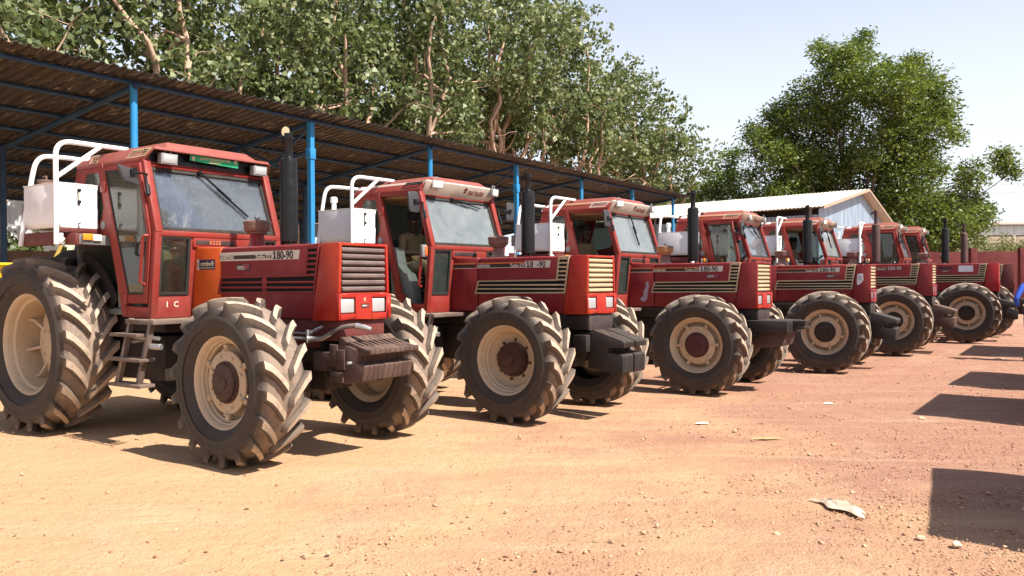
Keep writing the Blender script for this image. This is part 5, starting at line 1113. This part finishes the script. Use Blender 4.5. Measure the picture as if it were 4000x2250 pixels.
# local x = along the gable, local y = along the eave away from us
def wsheet(wd, h0, h1):
    m = MB(); n = 8; pts = []
    for i in range(n+1): pts.append((wd*i/n, .018*(i % 2)))
    V = [(x, y, 0) for x, y in pts]+[(x, y, h0+(h1-h0)*x/wd) for x, y in pts]; F = [(i, i+1, n+2+i, n+1+i) for i in range(n)]
    W = [(x, y+.012, z) for x, y, z in V]; k = len(V); m.add(V+W, F+[tuple(j+k for j in f[::-1]) for f in F]); return m.mesh('wall_sheet', smooth=0, weld=False)
hh = lambda x: EVH-.12+(APH-EVH)*x/4.5 if x < 4.5 else APH-.12-(APH-4.2)*(x-4.5)/2.9
x = 0
while x < 7.3:
    wd = min(.75, 7.4-x)
    if x < 4.5 < x+wd: wd = 4.5-x
    obj('wall_sheet', wsheet(wd, hh(x+.001), hh(x+wd-.001)), WALLTIN, bld, (x, 0, random.uniform(0, .0))); x += wd
ws = wsheet(.75, EVH-.34, EVH-.34)
for i in range(18):
    obj('wall_sheet', ws, WALLTIN, bld, (-.02, .75*(i+1), 0), (0, 0, -math.pi/2))
obj('eave_shade_slab', MB().box(.3, .35, .1, LEN, EVH-.5, EVH-.05).mesh('eave_shade_slab', smooth=0), DARK, bld)  # dark slab set behind the gap, standing for the shade under the eave
for i in range(6): obj('wall_post', MB().box(-.03, .05, .3+i*2.6, .38+i*2.6, EVH-.78, EVH-.06).mesh('wall_post'), GREY, bld)
rs_ = (APH-EVH)/4.5
rl = tin_mesh(.9, -.35, 4.52, -rs_, pitch=.18, d=.03, ny=3, seed=9); rr_ = tin_mesh(.9, -.02, 3.1, (APH-4.2)/2.9, pitch=.18, d=.03, ny=2, seed=8)
for i in range(16):
    obj('roof_sheet', rl, ROOFTIN, bld, (0, -.35+.9*(i+1), EVH+.02+(i % 2)*.006), (0, 0, -math.pi/2)); obj('roof_sheet', rr_, ROOFTIN, bld, (4.5, -.35+.9*(i+1), APH+.02+(i % 2)*.006), (0, 0, -math.pi/2))
obj('barge_board', MB().bar((4.5, -.37, APH-.02), (7.6, -.37, APH-.02-(APH-4.2)/2.9*3.1), .04, .07).bar((-.35, -.37, EVH-.1), (4.5, -.37, APH-.02), .04, .10).mesh('barge_board', .003), paint('weathered_barge_board', (.42, .30, .22), (.36, .26, .2), .7, .2, .3), bld)

# ------------------------------------------------------------------ red boundary wall, far warehouse
REDWALL = paint('red_boundary_wall_paint', (.095, .013, .016), (.12, .022, .022), .85, .05, .25)
ctr = at(3800, 1060, 44); wallr = empty('boundary_wall', (ctr.x, ctr.y, gz(ctr.x, ctr.y)-.2), R(-6)); tag(wallr, 'dark red boundary wall behind the farthest tractors', 'wall')
panel = MB().box(.01, 2.49, -.1, .1, 0, 2.95).mesh('wall_panel', .01)
for i in range(-12, 14): obj('wall_panel', panel, REDWALL, wallr, (i*2.5, 0, 0))
for i in range(-12, 15): obj('pillar', cached('rpil', lambda: MB().box(-.16, .16, -.16, .16, 0, 3.12).mesh('pillar', .01)), REDWALL, wallr, (i*2.5, 0, 0))
wp = at(3990, 1000, 44); obj('pole', MB().lathe([(.05, 0), (.05, 4.2), (0, 4.25)], (0, 0, 0), 'z', 8).mesh('pole'), paint('pink_pole', (.45, .15, .15), (.4, .1, .1), .6, .1, .1), wallr, wallr.matrix_basis.inverted() @ Vector((wp.x, wp.y-.4, 0)))
A = at(3740, 870, 115); B = at(4300, 870, 115)
wh = empty('warehouse', (A.x, A.y, 0), 0); tag(wh, 'long pale concrete warehouse with a light metal band, far off at the right edge', 'building')
PRECAST = paint('beige_precast_concrete', (.42, .36, .29), (.36, .30, .24), .9, .1, .25); CLAD = paint('pale_blue_cladding', (.50, .56, .62), (.42, .48, .55), .5, .1, .15)
Lw = 60
obj('roof', MB().prism([(-.6, 8.95), (8, 9.9), (16.6, 8.95), (16.6, 9.05), (8, 10.05), (-.6, 9.1)], 0, 1, 'x').mesh('roof', smooth=0), paint('pale_brown_roofing', (.40, .32, .28), (.36, .28, .25), .7, .1, .2), wh).scale = (1, 1, 1)
roof = bpy.data.objects['roof'] if False else None
for o in list(wh.children):
    o.scale = (Lw, 1, 1)
cl = MB().box(0, .97, -.05, .05, 7.55, 8.9).mesh('cladding_sheet', .01)
for i in range(int(Lw)): obj('cladding_sheet', cl, CLAD, wh, (i*1.0, 0+.03*(i % 2), 0))
pc = MB().box(.06, 3.94, 0, .2, .02, .66).mesh('precast_panel', .02)
for i in range(15):
    for j in range(11): obj('precast_panel', pc, PRECAST, wh, (i*4, .1, j*.68))
    obj('column', cached('wcol', lambda: MB().box(-.2, .2, -.12, .25, 0, 7.6).mesh('column', .02)), PRECAST, wh, (i*4, .1, 0))
obj('floor_slab', MB().box(0, Lw, .4, 16, 0, 8.9).mesh('inner_wall', smooth=0), PRECAST, wh).name = 'inner_wall'

# power lines
g = 'power lines over the far warehouse'
for i, (y0, y1) in enumerate(((692, 677), (723, 708), (757, 743))):
    a = at(3500, y0+30-2*i, 95); b = at(4600, y1-45, 95); mid = (a+b)/2-Vector((0, 0, .25))
    tag(obj('power_line', MB().tube(arc(a, mid, b, 14), .022, 5).mesh('power_line'), BLACK), ['topmost thin power line in the sky at the far right', 'middle thin power line in the sky at the far right', 'lowest thin power line in the sky, just over the warehouse'][i], 'power line', g)

# ------------------------------------------------------------------ things behind the shed on the left
CONT = paint('white_container_paint', (.78, .80, .84), (.70, .72, .76), .45, .1, .08)
cc = at(-90, 850, 27); ct = empty('box_trailer', (cc.x, cc.y, 0), R(40)); tag(ct, 'white box trailer seen under the shed roof at the left edge', 'trailer')
obj('box', MB().box(-2.4, 2.6, -.0, 2.2, 1.3, 4.65).mesh('box', .02), CONT, ct)
for i in range(6): obj('box_panel', MB().box(-2.38+i*.83, -1.58+i*.83, -.02, -.002, 1.35, 4.6).mesh('box_panel', .006), CONT, ct)
obj('bed_frame', MB().box(-2.5, 2.6, .2, 2.0, .9, 1.3).mesh('bed_frame', .01), DARK, ct)
for xx in (-1.6, 1.6): obj('wheel', MB().lathe([(0, -.12), (.3, -.12), (.45, -.1), (.45, .1), (.3, .12), (0, .12)], (xx, .2, .45), 'y', 20).mesh('wheel'), RUBBER, ct)
BR = paint('brown_rusty_tin_fence', (.16, .10, .07), (.22, .14, .1), .8, .1, .3)
fa = at(-260, 1000, 19.3); fb = at(240, 1000, 20.8); fd = (fb-fa); fe = empty('tin_fence', (fa.x, fa.y, 0), math.atan2(fd.y, fd.x)); tag(fe, 'low brown tin fence in front of the white box trailer', 'fence')
for i in range(5): obj('fence_sheet', cached('fsh', lambda: MB().prism([(j*.1, .02*(j % 2)) for j in range(9)]+[(j*.1, .02*(j % 2)+.01) for j in range(8, -1, -1)], 0, 2.35, 'z').mesh('fence_sheet', smooth=0)), BR, fe, (i*.8, 0, random.uniform(-.05, .03)))
# yellow implement at the left edge
yc = at(8, 1055, 11.6); im = empty('seed_hopper', (yc.x, yc.y, 0), R(25)); tag(im, 'yellow implement hopper peeping out behind the nearest tractor rear wheel', 'implement')
hz = yc.z+.06
obj('hopper', MB().hexa([(-.9, -.25, hz-.62), (.12, -.25, hz-.62), (.12, .25, hz-.62), (-.9, .25, hz-.62), (-1.3, -.45, hz), (.40, -.45, hz), (.40, .45, hz), (-1.3, .45, hz)]).mesh('hopper', .01), YELLOW, im)
obj('hopper_lid', MB().box(-1.34, .44, -.49, .49, hz, hz+.035).mesh('hopper_lid', .008), YELLOW, im)
obj('leg', MB().box(-1.0, -.9, -.3, .3, 0, hz-.5).box(.0, .08, -.3, .3, 0, hz-.5).bar((-.9, -.3, .3), (.45, -.3, .35), .08, .08).mesh('frame', .006), YELLOW, im).name = 'frame'
obj('tow_arm', MB().bar((.1, -.2, .5), (.75, -.1, hz+.30), .05, .05).mesh('tow_arm', .006), paint('dull_mustard_paint', (.30, .20, .03), (.24, .16, .03), .6, .2, .3), im)
# long pale wall and scrub far behind the shed
PALE = paint('pale_yellow_wall', (.56, .55, .36), (.48, .46, .32), .9, .1, .2)
pw = empty('garden_wall', (-26, 29, 0), SH_A); tag(pw, 'long pale yellow wall far behind the open shed', 'wall')
for i in range(24): obj('wall_panel', cached('gw', lambda: MB().box(.01, 2.99, -.1, .1, 0, 3.3).mesh('wall_panel', .01)), PALE, pw, (i*3.0, 0, 0))

# ------------------------------------------------------------------ trees
def leafmat(name, c0, c1, c2, trans=.3, gloss=.35):
    m, t, b = newmat(name); at_ = t.nodes.new('ShaderNodeAttribute'); at_.attribute_name = 'leafvar'
    rp = t.nodes.new('ShaderNodeValToRGB'); e = rp.color_ramp.elements; e[0].color = (*c0, 1); e[1].color = (*c2, 1); k = e.new(.55); k.color = (*c1, 1)
    t.links.new(at_.outputs['Fac'], rp.inputs[0]); t.links.new(rp.outputs[0], b.inputs['Base Color']); b.inputs['Roughness'].default_value = gloss
    tl = N(t, 'ShaderNodeBsdfTranslucent'); hs = N(t, 'ShaderNodeHueSaturation', Saturation=1.15, Value=1.5); t.links.new(rp.outputs[0], hs.inputs['Color']); t.links.new(hs.outputs[0], tl.inputs[0])
    mx = N(t, 'ShaderNodeMixShader'); mx.inputs[0].default_value = trans; t.links.new(b.outputs[0], mx.inputs[1]); t.links.new(tl.outputs[0], mx.inputs[2]); t.links.new(mx.outputs[0], t.nodes['Material Output'].inputs[0]); return m
BIGLEAF = leafmat('broad_leaf', (.062, .088, .030), (.135, .165, .060), (.27, .285, .14), .30, .5)
NEEM = leafmat('feathery_leaf', (.046, .076, .014), (.108, .150, .028), (.22, .25, .06), .32, .45)
SCRUB = leafmat('dusty_scrub_leaf', (.10, .11, .04), (.15, .16, .06), (.22, .21, .09), .3, .6)
BARK = paint('tan_bark', (.42, .27, .19), (.54, .38, .28), .85, .05, .4, bumps=.5)
BARKD = paint('dark_bark', (.10, .065, .05), (.15, .1, .08), .9, .05, .4, bumps=.5)
HEART = np.array([(0, 0), (.16, .46), (.55, .42), (1, 0), (.55, -.42), (.16, -.46)]); KITE = np.array([(0, 0), (.45, .5), (1, 0), (.45, -.5)])
def leaves(pos, size, rng, shape, droop, width, var, outward=None):
    n = len(pos); d = rng.normal(0, 1, (n, 3)); d[:, 2] = d[:, 2]*.5-droop
    if outward is not None: d += outward
    d /= np.linalg.norm(d, axis=1)[:, None]; r = rng.normal(0, 1, (n, 3)); b = np.cross(d, r); b /= np.linalg.norm(b, axis=1)[:, None]; nn = np.cross(b, d)
    s = size*rng.uniform(.65, 1.2, n); k = len(shape)
    v = pos[:, None, :]+s[:, None, None]*(shape[None, :, :1]*d[:, None, :]+shape[None, :, 1:]*width*b[:, None, :]+(np.abs(shape[None, :, 1:])*.35-(shape[None, :, :1]**2)*.18)*nn[:, None, :])
    me = bpy.data.meshes.new('crown'); quick(me, v.reshape(-1, 3), np.arange(n*k).reshape(n, k))
    at_ = me.attributes.new('leafvar', 'FLOAT', 'FACE'); at_.data.foreach_set('value', np.clip(var+rng.normal(0, .2, n), 0, 1).astype(np.float32)); return me
def clumped(cl, per, rng, tw=.22):
    """points gathered in twigs inside the shells of ellipsoids: cl = list of (centre, radius xyz)"""
    P = []; V = []; O = []
    for c, r in cl:
        c = np.array(c); r = np.array(r if hasattr(r, '__len__') else (r, r, r*.8)); vol = (r[0]*r[1]*r[2])**(2/3); m = max(4, int(per*vol/14))
        q = rng.normal(0, 1, (m, 3)); q /= np.linalg.norm(q, axis=1)[:, None]; rad = rng.random(m)**.42; tc = c+q*rad[:, None]*r; tv = rng.normal(.45, .2, m)
        for i in range(m):
            P.append(tc[i]+rng.normal(0, tw, (14, 3))*np.array([1, 1, .75])); V.append(np.full(14, tv[i])); O.append(np.tile(q[i]*.7, (14, 1)))
    return np.concatenate(P), np.concatenate(V), np.concatenate(O)
def limb(m, p0, p1, r0, r1, rs, wob=.12, n=9, lift=.15):
    p0, p1 = Vector(p0), Vector(p1); L = (p1-p0).length; pts = []; o = Vector((0, 0, 0))
    for i in range(n):
        t = i/(n-1); o = o+Vector((rs.uniform(-1, 1), rs.uniform(-1, 1), rs.uniform(-.6, .6)))*L*wob/n; e = math.sin(t*math.pi)
        pts.append(p0.lerp(p1, t)+o*min(1, 2*(t*(1-t))*2+.2*t)+Vector((0, 0, -L*lift*e*.5)))
    pts[0] = p0; m.tube(pts, [r0+(r1-r0)*i/(n-1) for i in range(n)], 8); return pts
def big_tree(base_, h, rad, seed, label, cat='tree', group='broad-leaved trees behind the open shed', per=190, lean=(0, 0), zmin=3.6, mat=BIGLEAF, bark=BARK, name='broadleaf_tree', leaf=.215):
    rs = random.Random(seed); rng = np.random.default_rng(seed); T = empty(name, base_); tag(T, label, cat, group)
    m = MB(); fork = Vector((rs.uniform(-.3, .3), rs.uniform(-.3, .3), rs.uniform(2.2, 3.2))); limb(m, (0, 0, -.2), fork, .26, .20, rs, .08, 6, 0)
    cl = []; nl = rs.randint(7, 9)
    for i in range(nl):
        a = i*2*math.pi/nl+rs.uniform(-.35, .35); ring_ = .62 if i % 3 else .25; zz = h*(rs.uniform(.55, .74) if i % 3 else rs.uniform(.78, .86))
        c = Vector((math.cos(a)*rad*ring_+lean[0], math.sin(a)*rad*ring_+lean[1], zz)); pts = limb(m, fork, c, rs.uniform(.15, .22), .06, rs, .5, 12, .12)
        cl.append((c, (rad*rs.uniform(.36, .46), rad*rs.uniform(.36, .46), h*rs.uniform(.13, .17))))
        for k in range(5):
            q = pts[rs.randint(4, 8)]; e = q+Vector((rs.uniform(-1, 1), rs.uniform(-1, 1), rs.uniform(-.35, .9)))*rad*rs.uniform(.3, .55); limb(m, q, e, .065, .016, rs, .4, 7, .05)
            if e.z > h*.44: cl.append((e, (rad*.2, rad*.2, rad*.155)))
            for _ in range(2): limb(m, e, e+Vector((rs.uniform(-1, 1), rs.uniform(-1, 1), rs.uniform(-.5, .5)))*rad*.25, .016, .006, rs, .5, 6, 0)
    for i in range(3):          # drooping skirts
        a = rs.uniform(0, 6.28); c = Vector((math.cos(a)*rad*rs.uniform(.5, .85)+lean[0], math.sin(a)*rad*rs.uniform(.5, .85)+lean[1], rs.uniform(zmin+.5, h*.5))); cl.append((c, (rad*.2, rad*.2, rad*.2)))
        limb(m, fork, c, .06, .015, rs, .4, 8, -.1)
    obj('trunk', m.mesh('trunk', smooth=60, weld=False), bark, T)
    P, V, O = clumped(cl, per, rng, .19); cr = obj('crown', leaves(P, leaf, rng, HEART, .75, 1.0, V), mat, T); cr['kind'] = 'stuff'; return T
def shedpt(d, t): return Vector((SH0.x-math.cos(SH_A-math.pi/2)*0-math.sin(SH_A)*d+math.cos(SH_A)*t, SH0.y+math.cos(SH_A)*d+math.sin(SH_A)*t, 0))
trees = [(11.8, -5, 11, 4.6, 'broad-leaved tree over the far left of the shed roof'), (12.6, 2.5, 13.5, 4.8, 'broad-leaved tree with leaning tan limbs above the nearest blue posts'), (12.2, 9.0, 15, 5.0, 'broad-leaved tree rising behind the exhaust of the nearest tractor'),
         (13.0, 15.5, 17, 5.4, 'broad-leaved tree with pale bare twigs over the middle of the shed'), (12.4, 22, 18.5, 5.6, 'tallest broad-leaved tree, its trunk above the second tractor'), (13.0, 29, 21, 5.8, 'broad-leaved tree whose top leaves the picture left of the open sky'),
         (12.6, 36.5, 20.5, 5.8, 'broad-leaved tree with a rounded shoulder against the open sky'), (12.8, 45, 18.5, 6.0, 'rightmost broad-leaved tree, sloping down behind the end of the shed'), (12.8, 53, 14.5, 5.6, 'lowest broad-leaved tree, between the shed end and the feathery trees'), (19, 6, 15, 5.2, 'broad-leaved tree in the second row behind the left posts'), (19.5, 20, 18, 5.4, 'broad-leaved tree in the second row behind the middle of the shed'), (20, 33, 17, 5.6, 'broad-leaved tree in the second row near the open sky')]
for i, (d, t, h, rad, lab) in enumerate(trees): big_tree(shedpt(d, t), h, rad, 30+i, lab, per=(120, 125, 165)[i] if i < 3 else 190)

# the big feathery tree, built from the masses of its crown
def mass_tree(Y, base_px, masses, seed, label, mat, bark, name, per, leaf, spread, group=None, r0=.5, forkz=3.0):
    rs = random.Random(seed); rng = np.random.default_rng(seed); b = at(base_px, 1090, Y); T = empty(name, (b.x, b.y, 0)); tag(T, label, 'tree', group); m = MB(); cl = []
    fork = Vector((0, 0, forkz)); limb(m, (0, 0, -.3), fork, r0, r0*.75, rs, .06, 6, 0); s = Y/3185
    for px, py, pr in masses:
        pr *= 1.24
        c = at(px, py, Y)-Vector((b.x, b.y, 0)); r = pr*s; c.y += rs.uniform(-1, 1)*spread*min(1, pr/120); c.x *= (Y+c.y)/Y if False else 1
        limb(m, fork if rs.random() < .6 else fork+Vector((0, 0, 1.5)), c, max(.05, r*.07), .02, rs, .25, 9, .12)
        cl.append((c, (r, r*1.1, r*.85)))
        for k in range(4):
            q = rng.normal(0, 1, 3); q /= np.linalg.norm(q); e = c+Vector(q*r*1.02); limb(m, c, e, .03, .01, rs, .25, 5, 0); cl.append((e, (r*.30, r*.30, r*.24)))
    obj('trunk', m.mesh('trunk', smooth=60, weld=False), bark, T)
    P, V, O = clumped(cl, per, rng, leaf*1.0); cr = obj('crown', leaves(P, leaf, rng, KITE, .35, .42, V, O), mat, T); cr['kind'] = 'stuff'; return T
NM = [(3290, 330, 105), (3160, 410, 90), (3400, 400, 95), (3555, 350, 85), (3075, 510, 85), (3215, 545, 110), (3390, 570, 115), (3560, 520, 95), (3110, 665, 100), (3290, 700, 120), (3480, 700, 105), (3010, 620, 50), (3640, 610, 50), (3620, 420, 55),
      (3660, 770, 80), (3750, 700, 48), (3830, 760, 55), (3880, 610, 28), (3930, 640, 30), (3965, 665, 18), (3790, 850, 70), (3640, 880, 85), (3870, 830, 28), (3420, 850, 85), (3215, 240, 38), (3345, 190, 36), (3275, 255, 50), (3540, 250, 30), (3200, 175, 16), (3390, 135, 16), (3655, 330, 26), (3665, 470, 26), (2975, 560, 26), (2960, 680, 30), (3180, 820, 85), (3745, 530, 18), (3700, 950, 45), (3560, 950, 70), (3470, 300, 40), (3300, 450, 60), (3060, 780, 70), (3520, 840, 70), (3050, 420, 22), (2930, 510, 18), (3730, 880, 55), (3320, 860, 80)]
mass_tree(47, 3350, NM, 5, 'big feathery-leaved tree standing alone behind the store and the far tractors', NEEM, BARKD, 'feathery_tree', 1150, .24, 3.0, r0=.55)
mass_tree(52, 2930, [(2850, 670, 42), (2830, 730, 55), (2950, 780, 50), (3040, 800, 60), (2760, 760, 55), (2875, 600, 26), (2990, 820, 55), (2860, 800, 60)], 6, 'lower feathery tree filling the gap left of the big one', NEEM, BARKD, 'feathery_tree', 900, .24, 2, r0=.25)
mass_tree(60, 3830, [(3810, 1010, 60), (3870, 980, 45), (3860, 1020, 40), (3780, 960, 60)], 8, 'dusty bush in front of the far warehouse', SCRUB, BARKD, 'bush', 420, .24, 1.5, r0=.1, forkz=.6)
mass_tree(78, 3950, [(3930, 975, 30), (3985, 985, 30), (4040, 985, 30)], 9, 'dry bush at the right edge, above the red wall', SCRUB, BARKD, 'bush', 500, .3, 1.5, r0=.1, forkz=.6)
for i, (d, t, hgt) in enumerate(((14.5, 4.5, 3.6), (15.5, 12, 3.2), (15, 25, 3.5))):
    rs = random.Random(70+i); rg = np.random.default_rng(70+i); T = empty('shrub', shedpt(d, t)); tag(T, ['dark leafy shrub behind the second row of shed posts', 'leafy shrub in the shade behind the middle posts', 'leafy shrub behind the far end of the shed'][i], 'shrub', 'shrubs behind the shed'); m = MB(); cl = []
    for k in range(6): c = Vector((rs.uniform(-1.5, 1.5), rs.uniform(-1, 1), hgt*rs.uniform(.5, .9))); limb(m, (0, 0, 0), c, .04, .01, rs, .3); cl.append((c, (.8, .8, .7)))
    obj('stem', m.mesh('stem', smooth=60, weld=False), BARKD, T); P, V, O = clumped(cl, 260, rg, .2); cr = obj('leaves', leaves(P, .2, rg, HEART, .6, 1, V), BIGLEAF, T); cr['kind'] = 'stuff'

# ------------------------------------------------------------------ right edge: a man in blue, and parked trailers whose shadows reach into the picture
bp = dict(pelvis=(0, 0, .95), chest=(.03, 0, 1.24), neck=(.05, 0, 1.44), head=(.09, 0, 1.575), face=(1, .2, -.1), curl=.5, long=True,
          shr=(.03, -.19, 1.38), shl=(.03, .19, 1.38), elr=(-.10, -.34, 1.14), ell=(-.10, .34, 1.14), wrr=(.10, -.25, .98), wrl=(.10, .25, .98), har=(.18, -.2, .95), hal=(.18, .2, .95),
          hipr=(0, -.10, .92), hipl=(0, .10, .92), knr=(.04, -.12, .50), knl=(-.02, .12, .50), anr=(0, -.13, .09), anl=(-.06, .13, .09), tor=(.16, -.15, .03), tol=(.10, .15, .03))
pm = person('person', None, (9.62, 15.0, gz(9.6, 15)), R(75), bp, BLUECL, BLUECL, None, 'person in blue overalls, arms bent, half cut off by the right edge')
fwd = Vector((.848, -.53, 0)); lat = Vector((.53, .848, 0)); TRG = paint('grey_trailer_steel', (.2, .2, .21), (.26, .24, .22), .6, .2, .3)
ZT = 2.0; sh = SUN_DIR.xy.length/SUN_DIR.z*ZT
def farm_trailer(bx, by, ax, ay, label):
    b = Vector((bx, by, 0)); a = Vector((ax, ay, 0)); o = (a+b)/2+Vector((SUN_DIR.x, SUN_DIR.y, 0)).normalized()*sh; d = (a-b); wid = d.length
    T = empty('farm_trailer', (o.x, o.y, gz(o.x, o.y)), math.atan2(d.y, d.x)-math.pi/2); tag(T, label, 'trailer', 'farm trailers parked off to the right')
    h = wid/2
    obj('tipper_body', MB().box(0, 3.6, -h, -h+.05, .95, ZT).box(0, 3.6, h-.05, h, .95, ZT).box(0, .05, -h+.05, h-.05, .95, ZT).box(3.55, 3.6, -h+.05, h-.05, .95, ZT).box(.05, 3.55, -h+.05, h-.05, .95, 1.0).mesh('tipper_body', .01), TRG, T)
    for i in range(4): obj('side_rib', MB().box(.4+i*.9, .5+i*.9, -h-.05, -h, .95, ZT).mesh('side_rib', .005), TRG, T)
    obj('bed_frame', MB().box(.1, 3.5, -.5, -.35, .75, .95).box(.1, 3.5, .35, .5, .75, .95).box(1.6, 2.0, -h+.1, h-.1, .45, .75).mesh('bed_frame', .01), DARK, T); obj('drawbar', MB().bar((3.4, -.4, .8), (4.8, 0, .55), .1, .1).bar((3.4, .4, .8), (4.8, 0, .55), .1, .1).mesh('drawbar', .01), DARK, T)
    for s in (-1, 1): obj('wheel', cached('tw', lambda: MB().lathe([(0, -.1), (.25, -.1), (.27, -.14), (.45, -.13), (.48, -.08), (.48, .08), (.45, .13), (.27, .14), (.25, .1), (0, .1)], (0, 0, 0), 'y', 24).mesh('wheel')), RUBBER, T, (1.8, s*(h-.2), .48))
farm_trailer(2.41, 4.74, 3.39, 6.56, 'grey farm trailer off to the right, the one casting the nearest square shadow')
farm_trailer(4.56, 9.34, 5.85, 11.15, 'grey farm trailer off to the right, the one casting the second shadow from the front')
farm_trailer(6.44, 12.05, 7.66, 13.65, 'grey farm trailer off to the right, the one casting the third shadow from the front')
farm_trailer(8.9, 16.2, 10.2, 18.05, 'grey farm trailer off to the right, the one casting the farthest shadow')
